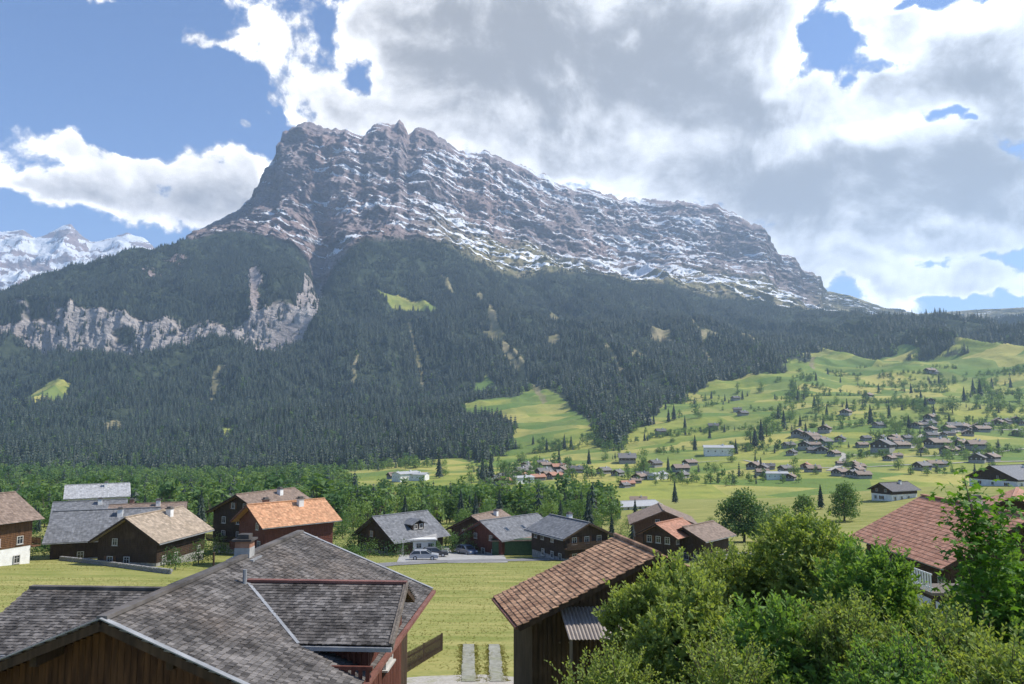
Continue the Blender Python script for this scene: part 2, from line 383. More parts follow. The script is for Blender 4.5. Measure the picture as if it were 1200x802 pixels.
Drows, Zrows, YP, seg = [lines[0][0]], [zofv(lines[0][1], lines[0][0])], [lines[0][1]], [0]
for k in range(1, len(lines)):
    D0, y0, _ = lines[k-1]; D1, y1, n = lines[k]; z0, z1 = zofv(y0, D0), zofv(y1, D1)
    for i in range(1, n+1):
        t = i/n; D = D0+(D1-D0)*t; z = z0+(z1-z0)*t
        Drows.append(D); Zrows.append(z); YP.append(y0+(y1-y0)*t); seg.append(k-1+t)
for i in range(1, 13):                       # behind the ridge
    t = i/12; Drows.append(Dr+1700*t); Zrows.append(zofv(lines[-1][1], Dr)*(1-t)-60*t-120*math.sin(t*3)); YP.append(yr+60*t); seg.append(len(lines)-1+t)
D_ = np.array(Drows); Z_ = np.array(Zrows); YP = np.array(YP); seg = np.array(seg)[:, None]*one
X_ = D_*(s_*U)
NR = len(D_)
# soften the kinks between the survey lines (not the ridge, not the first row)
for it in range(3):
    zs = Z_.copy(); zs[1:-1] = .25*Z_[:-2]+.5*Z_[1:-1]+.25*Z_[2:]; w = (seg < 8.6)*1.0; w[0] = 0; Z_ = Z_*(1-w)+zs*w
PXG = np.broadcast_to(pxc, (NR, NC)); 
rock = np.zeros((NR, NC)); rock += sm(seg, 7.0, 7.12)*sm(PXG, 196, 232)
cliffw = sm(seg, 4.94, 5.04)*(1-sm(seg, 5.98, 6.06))*(1-sm(PXG, 345, 375))
p3 = np.stack([X_, D_, Z_], -1)
# forest covers parts of the cliff band: broken
cn = fbm(p3/190, 4, .55, 5)
cliffc = cliffw*sm(cn+.55*(1-np.abs((PXG-110)/110).clip(0, 1))+.35*np.exp(-((PXG-320)/60)**2), -.28, .12)
gully = inpoly(PXG, YP+8*vn(p3/60, 9), [(352, 340), (372, 338), (378, 352), (372, 372), (366, 392), (340, 412), (300, 420), (292, 412), (318, 392), (338, 372), (352, 355)])*1.0
gully2 = inpoly(PXG+4*vn(p3/40, 3), YP, [(288, 322), (300, 318), (302, 345), (297, 395), (290, 395), (286, 350)])*1.0
scar = (inpoly(PXG, YP+6*vn(p3/50, 19), [(140, 335), (165, 320), (185, 325), (175, 345), (150, 345)])+inpoly(PXG, YP+6*vn(p3/50, 29), [(185, 305), (200, 298), (225, 305), (205, 315)]))*1.0
rockm = np.clip(rock+cliffc+gully+gully2+scar*.8*sm(fbm(p3/45, 4, .6, 97), -.1, .25), 0, 1)
# displacement
amp = np.interp(seg, [0, 1, 2, 3, 4, 5, 6, 7, 8, 9], [2, 4, 7, 14, 22, 20, 20, 18, 22, 6])
hill = fbm(p3/np.array([420, 520, 900]), 5, .5, 1)*amp
hill += fbm(np.stack([X_/170+D_/400, D_/30, 0*X_], -1), 3, .5, 15)*np.interp(seg, [0, .6, 1.5, 3.5, 4.5], [0, 1.2, 2.4, 4.5, 0])
hill[0] = 0; hill[1:8] *= np.linspace(.1, 1, 7)[:, None]
# runnels down the slope (ridged noise stretched along depth)
run = fbm(np.stack([(X_+.25*D_)/310, D_/1000, Z_/1000], -1), 4, .5, 31, True)
hill += (run-.4)*np.interp(seg, [0, 3, 4, 6, 7, 8, 9], [0, 0, 45, 70, 34, 12, 8])
shift = np.zeros_like(Z_)                    # horizontal crags towards the viewer
strat = Z_+.24*X_+60*fbm(p3/500, 4, .5, 40)
for per, a in ((170, 40), (74, 15), (31, 6)):
    f = (strat/per) % 1.0
    shift += a*(np.where(f < .72, f/.72, (1-f)/.28)-.5)*(.6+.8*vn(p3/300, int(per)))
crag = fbm(np.stack([X_/110, D_/230, Z_/130], -1), 6, .64, 50, True)
shift = shift*rock*sm(seg, 7.0, 7.3)+(crag-.35)*(34*rock+0*cliffc)+rock*70*fbm(np.stack([X_/330, D_/600, Z_/520], -1), 3, .5, 55)*sm(seg, 7.0, 7.4)
edge = 1-sm(seg, 8.80, 9.0)*.93; edge[seg > 9] = .3
vst = fbm(np.stack([(X_+.1*Z_)/34, D_/260, Z_/170], -1), 5, .6, 58, True); shift += (vst-.3)*10*cliffc*(1-rock)
shift *= edge; hill *= np.where(seg > 8.8, edge*.8+.1, 1)
# cap the ridge height so the outline stays
Y2 = D_-shift; Z2 = Z_+hill; X2 = X_+0
tz = Z2.copy()
POS = np.stack([X2, Y2, Z2], -1)
# normals for snow
du = np.gradient(POS, axis=1); dv = np.gradient(POS, axis=0); nn = np.cross(du, dv); nn /= np.linalg.norm(nn, axis=-1, keepdims=True)+1e-9
nz = nn[..., 2]
meadow = np.zeros((NR, NC))
wob = 8*fbm(p3/80, 5, .62, 60)
FOREST_EDGE = [(-400, 553), (400, 553), (430, 550), (480, 541), (560, 546), (606, 533), (602, 508), (545, 492), (524, 478), (600, 472), (640, 466), (672, 488), (692, 505), (702, 528), (725, 528), (748, 503), (782, 477), (832, 457), (872, 453), (906, 441), (930, 428),
               (950, 420), (1000, 417), (1100, 424), (1200, 428), (1600, 428), (1600, 200), (-400, 200)]
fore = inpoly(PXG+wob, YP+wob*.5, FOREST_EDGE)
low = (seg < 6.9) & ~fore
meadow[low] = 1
for poly in ([(440, 360), (446, 354), (462, 354), (512, 374), (510, 383), (480, 374), (455, 368)], [(-20, 474), (20, 466), (50, 460), (84, 462), (76, 474), (40, 482), (-20, 490)], [(555, 440), (566, 432), (580, 438), (582, 455), (566, 460), (556, 452)],
             [(608, 462), (622, 455), (632, 470), (618, 478)], [(255, 515), (262, 505), (275, 510), (270, 522)], [(205, 490), (222, 478), (226, 482), (212, 494)]):
    meadow[inpoly(PXG+wob*.6, YP+wob*.4, poly)] = 1
glade = np.zeros((NR, NC))
for poly in ([(760, 405), (772, 398), (790, 402), (788, 418), (766, 420)], [(818, 408), (832, 404), (846, 409), (840, 418), (822, 416)], [(868, 410), (880, 405), (892, 410), (886, 418)], [(690, 388), (706, 386), (712, 396), (696, 398)], [(516, 335), (521, 335), (532, 358), (526, 360)], [(648, 362), (664, 372), (660, 378), (646, 368)],
             [(620, 455), (622, 440), (628, 455), (640, 480), (634, 482)], [(945, 418), (950, 415), (954, 435), (949, 438)], [(555, 360), (560, 358), (600, 420), (640, 462), (634, 464), (594, 424)], [(480, 395), (484, 394), (500, 440), (496, 442)], [(700, 420), (706, 418), (730, 452), (724, 454)], [(800, 385), (806, 384), (836, 430), (829, 432)], [(415, 420), (420, 418), (408, 470), (402, 470)], [(255, 440), (268, 436), (250, 462), (244, 462)], [(640, 405), (655, 402), (665, 412), (648, 416)], [(735, 432), (752, 428), (758, 438), (742, 442)], [(565, 395), (580, 390), (590, 400), (572, 406)], [(330, 470), (345, 466), (340, 480)], [(120, 500), (140, 494), (150, 502), (128, 508)], [(605, 420), (610, 418), (622, 450), (617, 452)]):
    glade[inpoly(PXG+wob*.5, YP+wob*.4, poly)] = 1
alp = np.clip(sm(seg, 6.95, 7.1)*(1-sm(seg+.35*fbm(p3/260, 4, .5, 71), 7.25, 7.75))*sm(PXG, 470, 560), 0, 1)
alp = np.maximum(alp, sm(PXG, 940, 990)*sm(seg, 6.9, 7.1))
rockm = np.clip(rockm-alp*.75*sm(PXG, 480, 560), 0, 1)
# snow: ledges facing up, streaks along the strata, more of it to the right
streak = fbm(np.stack([(X_+.9*Z_*0)/170, D_/400, (Z_+.30*X_)/15], -1), 4, .55, 80)
patch = fbm(p3/np.array([230, 300, 120]), 4, .55, 90)
reg = np.interp(PXG, [215, 300, 400, 470, 560, 700, 850, 950, 1000, 1060, 1100], [-.6, -.40, -.33, -.22, -.10, -.05, -.10, -.2, -.2, -.35, -.6])
vert = sm(seg, 7.04, 7.3)*(1-.25*sm(seg, 8.9, 9))
dome = np.exp(-(((PXG-655)/38)**2+((YP-268)/16)**2))+.8*np.exp(-(((PXG-470)/45)**2+((YP-170)/18)**2))+.55*np.exp(-(((PXG-345)/30)**2+((YP-195)/40)**2))+.6*np.exp(-(((PXG-880)/50)**2+((YP-285)/24)**2))
ledge = np.exp(-((YP-(242+.03*(PXG-380)+2*np.sin(PXG*.15)))/2.6)**2)*((PXG > 322) & (PXG < 402))*.9+np.exp(-((YP-(182+.22*(PXG-380)))/5)**2)*((PXG > 350) & (PXG < 430))*.4
snow = np.clip((streak*.85+patch*.52+(nz-.55)*.45+reg-dome*.7+ledge)*1.0, -1, 1)*vert
snow = np.where(vert > .02, snow, -1)
cols = np.stack([rockm, meadow, np.clip(alp+glade, 0, 1), np.clip(snow*.5+.5, 0, 1)], -1)
def grid_mesh(name, pos, mats, smooth_=True):
    nr, nc, _ = pos.shape; me = bpy.data.meshes.new(name)
    idx = np.arange(nr*nc).reshape(nr, nc)
    q = np.stack([idx[:-1, :-1], idx[:-1, 1:], idx[1:, 1:], idx[1:, :-1]], -1).reshape(-1, 4)
    me.vertices.add(nr*nc); me.vertices.foreach_set('co', pos.reshape(-1).astype(np.float32))
    me.loops.add(q.size); me.loops.foreach_set('vertex_index', q.reshape(-1).astype(np.int32))
    me.polygons.add(len(q)); me.polygons.foreach_set('loop_start', (np.arange(len(q))*4).astype(np.int32))
    me.materials.append(MATS[mats]); me.update(calc_edges=True)
    if smooth_: me.shade_smooth()
    return me
def vattr(me, name, a):
    at = me.color_attributes.new(name, 'FLOAT_COLOR', 'POINT'); at.data.foreach_set('color', a.reshape(-1).astype(np.float32))
def mountain_mat(name, snowfield=False):
    m, t, b = new_mat(name); v = coords(t)
    a = t.nodes.new('ShaderNodeAttribute'); a.attribute_name = 'cover'
    sp = t.nodes.new('ShaderNodeSeparateColor'); t.links.new(a.outputs['Color'], sp.inputs[0])
    rk, md, al, sn = E(t, sp.outputs[0]), E(t, sp.outputs[1]), E(t, sp.outputs[2]), E(t, a.outputs['Alpha'])
    xyz = t.nodes.new('ShaderNodeSeparateXYZ'); link(t, v, xyz.inputs[0]); X, Y, Z = (E(t, xyz.outputs[i]) for i in range(3))
    n1 = noise(t, v, .012, 7, .65); n2 = noise(t, v, .05, 6, .65); n3 = noise(t, v, .0035, 3, .5)
    lay = t.nodes.new('ShaderNodeCombineXYZ'); link(t, X*.008, lay.inputs[0]); link(t, Y*.008, lay.inputs[1]); link(t, (Z+X*.22)*.06, lay.inputs[2])
    ns = noise(t, E(t, lay.outputs[0]), 1.0, 6, .62)
    rock_c = mixc(t, (n1*.5+ns*.6-.05).step(.3, .75), (.170, .130, .128), (.56, .47, .45))
    rock_c = mixc(t, n3.step(.42, .62)*.55, rock_c, (.36, .245, .21))
    lw = t.nodes.new('ShaderNodeTexNoise'); lw.inputs['Scale'].default_value = 2.6; lw.inputs['Detail'].default_value = 3; link(t, E(t, lay.outputs[0]), lw.inputs['Vector'])
    rock_c = mixc(t, E(t, lw.outputs[0]).step(.52, .60)*.5, rock_c, (.14, .105, .105))
    rock_c = mixc(t, n2.step(.5, .7)*.4, rock_c, (.16, .16, .17))
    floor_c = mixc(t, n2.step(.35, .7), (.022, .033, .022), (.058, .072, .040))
    g1 = noise(t, vscale(t, v, (.004, .012, .02)), 1, 5, .6); g2 = noise(t, v, .035, 6, .6)
    mead_c = mixc(t, (g1*.7+g2*.45-.08).step(.32, .7), (.15, .205, .04), (.38, .36, .085))
    vo = t.nodes.new('ShaderNodeTexVoronoi'); vo.inputs['Scale'].default_value = 1; link(t, vscale(t, v, (.011, .017, 0)), vo.inputs['Vector'])
    sv = t.nodes.new('ShaderNodeSeparateColor'); t.links.new(vo.outputs['Color'], sv.inputs[0])
    mead_c = mixc(t, E(t, sv.outputs[0]).step(.5, .7)*.7, mead_c, (.42, .36, .11)); mead_c = mixc(t, E(t, sv.outputs[1]).step(.5, .7)*.75, mead_c, (.10, .175, .04)); mead_c = mixc(t, noise(t, v, .006, 4, .6).step(.48, .66)*.6, mead_c, (.11, .18, .045))
    mead_c = mixc(t, g2.step(.52, .70)*.5, mead_c, (.085, .13, .035))
    alp_c = mixc(t, n1.step(.35, .65), (.16, .15, .065), (.30, .25, .145))
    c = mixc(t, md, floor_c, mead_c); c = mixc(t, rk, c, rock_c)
    c = mixc(t, (al*(n2*1.2+.35)).op('MINIMUM', 1), c, alp_c)
    n4 = noise(t, v, .022, 6, .7)
    pa = t.nodes.new('ShaderNodeAttribute'); pa.attribute_name = 'pale'; c = mixc(t, E(t, pa.outputs['Fac'])*(n1*1.1+.15), c, (.54, .495, .45))
    snf = (sn+(n2-.5)*.34+(n4-.5)*.36+(ns-.5)*.12).step(.565, .60)
    c = mixc(t, snf, c, (.84, .86, .89))
    link(t, c, b.inputs['Base Color']); b.inputs['Roughness'].default_value = .9; b.inputs['Specular IOR Level'].default_value = .1
    n5 = noise(t, v, .14, 5, .65)
    bumped(t, b, (n1*1.0+n2*.5+n5*.16+ns*.6)*(rk*.9+.1), 1.0, 34)
    return m
mountain_mat('mountain_ground')
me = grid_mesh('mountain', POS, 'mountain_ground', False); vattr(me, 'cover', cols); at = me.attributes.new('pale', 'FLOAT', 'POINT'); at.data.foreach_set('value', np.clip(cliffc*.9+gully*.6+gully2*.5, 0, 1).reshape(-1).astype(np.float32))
obj('mountain', me, kind='structure')
# near ground: from behind the viewpoint to the first survey line
ys = np.concatenate([np.linspace(-90, 5, 20), np.linspace(8, 200, 150), np.geomspace(204, 500, 60)])
half = np.maximum(260, U*ys); half = 260+np.log1p(np.exp((U*ys-260)/25))*25; half[-1] = U*500
NG = NC
gx = s_[None, :]*half[:, None]; gy = np.broadcast_to(ys[:, None], gx.shape)
t = sm(gy, 170, 500); far = Z_[0][None, :]; gz = G(gx, gy)
lin = -30.4+(far+30.4)*((gy-200)/300).clip(0, 1)
gz = gz*(1-sm(gy, 150, 260))+lin*sm(gy, 150, 260); gz += 11*np.exp(-((gx-185)/95)**2-((gy-290)/100)**2); gz[-1] = Z_[0]
GPOS = np.stack([gx, gy, gz], -1)
def ground_mat():
    m, t, b = new_mat('meadow_grass'); v = coords(t)
    n1 = noise(t, v, .05, 5, .6); n2 = noise(t, vscale(t, v, (.10, .55, .3), (0, 0, 0), (0, 0, R(8))), 1.0, 6, .65); n3 = noise(t, v, 2.2, 5, .7)
    c = mixc(t, (n1*.35+n2*.75-.05).step(.33, .72), (.19, .215, .056), (.39, .345, .13))
    c = mixc(t, n3.step(.45, .7)*.35, c, (.11, .15, .03)); c = mixc(t, n2.step(.62, .75)*.3, c, (.38, .33, .13))
    link(t, c, b.inputs['Base Color']); b.inputs['Roughness'].default_value = .95; b.inputs['Specular IOR Level'].default_value = .08
    bumped(t, b, n3+n2*.6, .3, .08)
ground_mat()
me = grid_mesh('ground', GPOS, 'meadow_grass'); obj('ground', me, kind='structure')
def ground_z(x, y):
    """height of the ground mesh at x, y for y in 0..500"""
    y = float(np.clip(y, -89, 499.9)); j = int(np.searchsorted(ys, y))-1; t = (y-ys[j])/(ys[j+1]-ys[j])
    def row(k): return np.interp(x/half[k], s_, gz[k])
    return float(row(j)*(1-t)+row(j+1)*t)
# far snow range at the left
nc2, nr2 = 420, 150
px2 = np.linspace(-420, 420, nc2)
SN = [(-420, 300), (-200, 262), (-60, 276), (0, 273), (15, 270), (30, 277), (45, 274), (58, 268), (72, 265), (84, 276), (98, 283), (118, 280), (140, 274), (160, 280), (175, 292), (200, 288), (260, 300), (420, 320)]
yy = line(SN, px2)
tt = np.linspace(0, 1.25, nr2)[:, None]
D2 = 6400+2100*tt+0*px2; zt = zofv(yy, 8500*np.ones(nc2)); zb = zofv(390*np.ones(nc2), 6400*np.ones(nc2))
Z2s = np.where(tt <= 1, zb+(zt-zb)*tt**1.15, zt-(tt-1)*4200); X2s = D2*(px2-600)/F
q = np.stack([X2s, D2, Z2s], -1)
Z2s = Z2s+(fbm(q/420, 6, .55, 120, True)-.4)*np.where(tt > .9, 28, 95)*sm(tt, 0, .2)
q = np.stack([X2s, D2, Z2s], -1); du = np.gradient(q, axis=1); dv = np.gradient(q, axis=0); n_ = np.cross(du, dv); n_ /= np.linalg.norm(n_, axis=-1, keepdims=True)
sn2 = np.clip(.62+.5*(n_[..., 2]-.6)+.32*fbm(np.stack([X2s/500, D2/400, Z2s/60], -1), 5, .55, 130)-.3*np.exp(-(((px2-80)/26)**2))*sm(tt, .8, .95)-.15*np.exp(-((tt-.55)/.06)**2), 0, 1)
me = grid_mesh('snow_mountain', q, 'mountain_ground'); vattr(me, 'cover', np.stack([np.ones_like(sn2), 0*sn2, 0*sn2, sn2], -1)); obj('snow_mountain', me, kind='structure')
# lookup on the far terrain
VP = POS.reshape(-1, 3)
dep = VP[:, 1]*math.cos(PITCH)+VP[:, 2]*math.sin(PITCH); upv = -VP[:, 1]*math.sin(PITCH)+VP[:, 2]*math.cos(PITCH)
VPX = 600+F*VP[:, 0]/dep; VPY = 401-F*upv/dep; VOK = seg.reshape(-1) < 7.0
def far_at(px, py):
    e = np.abs(VPX-px)*1.2+np.abs(VPY-py)+np.where(VOK, 0, 1e6)+VP[:, 1]*.0005
    return Vector(VP[int(np.argmin(e))])
# ------------------------------------------------------------------ trees
def conifer_mb(h, r, tiers, spikes, seed, droop=.35):
    rd = random.Random(seed); m = MB(); t = MB()
    t.tube([(0, 0, -.4), (0, 0, h*.5), (0, 0, h*.97)], [h*.016, h*.011, h*.002], 5)
    for i in range(tiers):
        f = i/(tiers-1); zc = h*(.10+.86*f); rr = r*(1-f)**.82*rd.uniform(.85, 1.1)+.015*h*(1-f)+.05
        top = min(h*.995, zc+h*(.16-.07*f)); a0 = rd.uniform(0, 6.3); vs = [(0, 0, top)]
        for j in range(spikes*2):
            a = a0+PI*j/spikes+rd.uniform(-.12, .12); q = rr*(rd.uniform(.82, 1.12) if j % 2 == 0 else rd.uniform(.42, .6))
            vs.append((q*math.cos(a), q*math.sin(a), zc-(droop*q*(1 if j % 2 == 0 else .35))*rd.uniform(.7, 1.2)))
        n = spikes*2
        m.add(vs, [(0, 1+j, 1+(j+1) % n) for j in range(n)])
    return m, t
def leaf_cloud(m, centers, n, size, rd, flat=.5, aspect=.6, core=.35):
    """leaf-sized faces scattered through lobes (center, radii)"""
    wts = [c[1][0]*c[1][1]*c[1][2] for c in centers]; tot = sum(wts)
    for (c, rad), w in zip(centers, wts):
        for k in range(max(4, int(n*w/tot))):
            d = Vector((rd.gauss(0, 1), rd.gauss(0, 1), rd.gauss(0, 1))).normalized(); rr = (core+(1-core)*rd.random()**.6)*rd.uniform(.92, 1.12)
            p = Vector((c[0]+d.x*rad[0]*rr, c[1]+d.y*rad[1]*rr, c[2]+d.z*rad[2]*rr))
            nrm = (d*flat+Vector((rd.gauss(0, .6), rd.gauss(0, .6), rd.gauss(.35, .5)))).normalized()
            u = nrm.cross(Vector((rd.gauss(0, 1), rd.gauss(0, 1), rd.gauss(0, 1)))).normalized(); v = nrm.cross(u); s = size*rd.uniform(.6, 1.3)
            m.tint = rd.random()
            m.add([p-u*s*.5, p+v*s*aspect*.5, p+u*s*.5+nrm*s*.12, p-v*s*aspect*.5], [(0, 1, 2, 3)])
def broad_mb(h, w, n, leaf, seed, lobes=9, trunk=.08):
    rd = random.Random(seed); m = MB(); t = MB(); cs = []
    for i in range(lobes):
        a = rd.uniform(0, 6.3); f = rd.random(); rr = w*.5*math.sqrt(rd.random())*(.72 if f < .7 else .45)
        q = w*rd.uniform(.17, .30)
        cs.append(((rr*math.cos(a), rr*math.sin(a), h*(trunk+.08+(.80-trunk)*f)), (q, q, q*rd.uniform(.75, 1.05))))
    cs.append(((0, 0, h*.84), (w*.22, w*.22, h*.15)))
    for i in range(5):
        a = i*1.257+rd.uniform(-.3, .3); cs.append(((w*.27*math.cos(a), w*.27*math.sin(a), h*(trunk+.22)), (w*.25, w*.25, h*.17)))
    leaf_cloud(m, cs, n, leaf, rd)
    t.tube([(0, 0, -.5), (w*.02, 0, h*.25), (0, w*.02, h*.6)], [h*.028, h*.021, h*.008], 6)
    for c, q in cs[:6]: t.tube([(0, 0, h*.25), (c[0]*.5, c[1]*.5, (h*.25+c[2])*.52), c], [h*.012, h*.008, h*.003], 4)
    return m, t
def tree_thing(name, label, cat, m, t, leafmat, loc, rz=0, group=None):
    o = thing(name, label, cat, loc, rz, group)
    t.build('trunk', 'bark', o); m.build('crown', leafmat, o); return o
# single meshes for the mass woods: trunk and crown in one mesh
def joined(name, pair, mats):
    m, t = pair; j = MB(); j.add(m.v, m.f); j.t = list(m.t); j.cur = 1; j.add(t.v, t.f); return j.mesh(name, mats)
def source(name, me): return bpy.data.objects.new(name, me)        # not linked: only feeds the mass woods
def scatter(name, pts, scales, rots, srcs, label=None):
    """one object: points carrying scale, turn and kind; geometry nodes set a tree on each"""
    me = bpy.data.meshes.new(name); n = len(pts); me.vertices.add(n); me.vertices.foreach_set('co', np.asarray(pts, np.float32).reshape(-1))
    for nm, a in (('s', scales), ('r', rots), ('squash', rng.uniform(.75, 1.5, n))):
        at = me.attributes.new(nm, 'FLOAT', 'POINT'); at.data.foreach_set('value', np.asarray(a, np.float32))
    at = me.attributes.new('k', 'INT', 'POINT'); at.data.foreach_set('value', np.array([i for i in rng.integers(0, len(srcs), n)], np.int32))
    o = obj(name, me, kind='stuff')
    g = bpy.data.node_groups.new(name, 'GeometryNodeTree'); g.interface.new_socket('Geometry', in_out='INPUT', socket_type='NodeSocketGeometry'); g.interface.new_socket('Geometry', in_out='OUTPUT', socket_type='NodeSocketGeometry')
    gi, go = g.nodes.new('NodeGroupInput'), g.nodes.new('NodeGroupOutput'); j = g.nodes.new('GeometryNodeJoinGeometry')
    def named(nm, ty='FLOAT'):
        a = g.nodes.new('GeometryNodeInputNamedAttribute'); a.data_type = ty; a.inputs[0].default_value = nm; return a.outputs[0]
    for i, so in enumerate(srcs):
        oi = g.nodes.new('GeometryNodeObjectInfo'); oi.inputs['Object'].default_value = so; oi.inputs['As Instance'].default_value = True
        ip = g.nodes.new('GeometryNodeInstanceOnPoints'); cmp = g.nodes.new('FunctionNodeCompare'); cmp.data_type = 'INT'; cmp.operation = 'EQUAL'
        g.links.new(named('k', 'INT'), cmp.inputs['A'] if 'A' in cmp.inputs else cmp.inputs[2]); 
        for sck in cmp.inputs:
            if sck.type == 'INT' and sck.name == 'B': sck.default_value = i
        for sck in cmp.inputs:
            if sck.type == 'INT' and sck.name == 'A' and not sck.is_linked: g.links.new(named('k', 'INT'), sck)
        g.links.new(cmp.outputs[0], ip.inputs['Selection'])
        cx = g.nodes.new('ShaderNodeCombineXYZ'); g.links.new(named('r'), cx.inputs[2])
        sc = g.nodes.new('ShaderNodeCombineXYZ'); mu = g.nodes.new('ShaderNodeMath'); mu.operation = 'MULTIPLY'; g.links.new(named('s'), mu.inputs[0]); g.links.new(named('squash'), mu.inputs[1])
        for q in (0, 1): g.links.new(mu.outputs[0], sc.inputs[q])
        g.links.new(named('s'), sc.inputs[2])
        g.links.new(gi.outputs[0], ip.inputs['Points']); g.links.new(oi.outputs['Geometry'], ip.inputs['Instance'])
        g.links.new(cx.outputs[0], ip.inputs['Rotation']); g.links.new(sc.outputs[0], ip.inputs['Scale'])
        g.links.new(ip.outputs[0], j.inputs[0])
    g.links.new(j.outputs[0], go.inputs[0])
    md = o.modifiers.new('scatter', 'NODES'); md.node_group = g
    if label: o['label'] = label
    return o
con_src = [source('spruce_source', joined('spruce_source', conifer_mb(1.0, rr, 7, 5, 200+i), ['needle_leaf', 'bark'])) for i, rr in enumerate((.17, .21, .14))]
brd_src = [source('leafy_source', joined('leafy_source', broad_mb(1.0, .75, 130, .15, 300+i, 7), [mm, 'bark'])) for i, mm in enumerate(('broad_leaf', 'broad_leaf_dark', 'broad_leaf'))]
# mountain forest: sample ground area with forest on it
area = np.linalg.norm(np.cross(POS[:-1, 1:]-POS[:-1, :-1], POS[1:, :-1]-POS[:-1, :-1]), axis=-1)
fmask = (fore & (seg > 1.0) & (seg < 7.05) & (meadow < .5) & (glade < .5))*1.0
dens = fmask*(1-.93*np.clip(rockm, 0, 1))
dens *= np.interp(seg, [0, 5, 6, 6.7, 7.0, 7.1], [1, 1, 1.35, 1.35, .8, 0])
cl_ = fbm(p3/np.array([130, 160, 200]), 4, .55, 140)
dens *= sm(cl_, -.7, .1)*.75+.25
dens *= sm(fbm(p3/45, 3, .55, 145), -.6, .3)*.8+.2
dens *= 1-sm(PXG, 930, 1000)*(1-sm(cl_, -.1, .25))*.72
dens *= 1-.45*sm(PXG, 680, 760)*sm(seg, 5.5, 6.5)*(1-sm(cl_, -.2, .1))
w = (area*dens[:-1, :-1]).reshape(-1)
NT = 165000
pick = rng.choice(len(w), NT, p=w/w.sum()); r0, c0 = pick//(NC-1), pick % (NC-1)
ju, jv = rng.random(NT)[:, None], rng.random(NT)[:, None]
pts = POS[r0, c0]*(1-ju)*(1-jv)+POS[r0, c0+1]*ju*(1-jv)+POS[r0+1, c0]*(1-ju)*jv+POS[r0+1, c0+1]*ju*jv
sc = (9+21*rng.random(NT)**1.4)*np.interp(seg[r0, c0], [0, 4, 6, 7], [1.05, 1.05, .9, .62]); pts[:, 2] -= .5
scatter('forest', pts, sc, rng.uniform(0, 6.3, NT), con_src, 'dark spruce forest covering the mountain slope')
k_ = np.nonzero(seg[r0, c0] < 4.6)[0]; k_ = k_[rng.random(len(k_)) < np.interp(seg[r0, c0][k_], [1, 3, 4.6], [.30, .16, .02])]
scatter('mixed_wood', pts[k_]+rng.normal(0, 4, (len(k_), 3))*np.array([1, 1, 0]), rng.uniform(9, 20, len(k_)), rng.uniform(0, 6.3, len(k_)), brd_src, 'lighter leafy trees mixed into the lower spruce slope')
# broadleaf woods at the foot of the slope and in the valley
def region_pts(poly, n, dens_noise=None):
    out = []
    m = inpoly(VPX, VPY, poly) & VOK
    idx = np.nonzero(m)[0]; d2 = np.ones(len(idx))*VP[idx, 1]**2
    k = rng.choice(idx, n, p=d2/d2.sum()); p = VP[k]+rng.normal(0, 4, (n, 3))*np.array([1, 1, 0]); return p
vp1 = region_pts([(-300, 590), (-300, 552), (380, 553), (420, 574), (520, 583), (600, 586), (700, 590)], 3400)
# between 250 m and 500 m: sample the near ground mesh
n = 1500; yy_ = np.sqrt(rng.uniform(240**2, 505**2, n)); xx_ = yy_*rng.uniform(-.98, .13, n); kk_ = (xx_/yy_ < -.2) | (yy_ < 400); xx_, yy_ = xx_[kk_], yy_[kk_]
vp2 = np.array([(x, y, ground_z(x, y)) for x, y in zip(xx_, yy_)])
vp3 = region_pts([(400, 553), (430, 548), (480, 541), (520, 546), (480, 552)], 90)
vp4 = region_pts([(690, 505), (702, 480), (735, 478), (748, 500), (725, 530), (700, 530)], 260)
extra = [region_pts(q, k) for q, k in (([(880, 528), (890, 500), (920, 470), (935, 440), (955, 440), (945, 475), (915, 515), (895, 532)], 90), ([(1128, 490), (1135, 445), (1175, 445), (1200, 475), (1170, 490)], 70), ([(1010, 500), (1040, 465), (1075, 470), (1110, 490), (1050, 505)], 45),
    ([(975, 460), (1100, 440), (1200, 432), (1200, 445), (1050, 465)], 70), ([(545, 545), (690, 545), (690, 575), (545, 590)], 60), ([(760, 498), (800, 470), (870, 455), (880, 465), (800, 490)], 30), ([(620, 535), (680, 528), (690, 520), (640, 522)], 25))]
hedge_ = region_pts([(690, 585), (700, 545), (760, 500), (880, 455), (940, 430), (1210, 430), (1230, 560), (960, 565)], 9000)
hn = vn(hedge_/np.array([90, 45, 200]), 61)+.6*vn(hedge_/np.array([30, 22, 80]), 62); hedge_ = hedge_[hn > .5][:2300]
wood = np.concatenate([vp1, vp2, vp3, vp4]+extra+[hedge_]); n = len(wood)
ws = rng.uniform(6, 13, n)*np.where(rng.random(n) < .12, 1.35, 1); ws[-len(hedge_):] *= .72
scatter('valley_wood', wood, ws, rng.uniform(0, 6.3, n), brd_src+brd_src+[con_src[0]], 'broadleaf wood filling the valley floor behind the village')
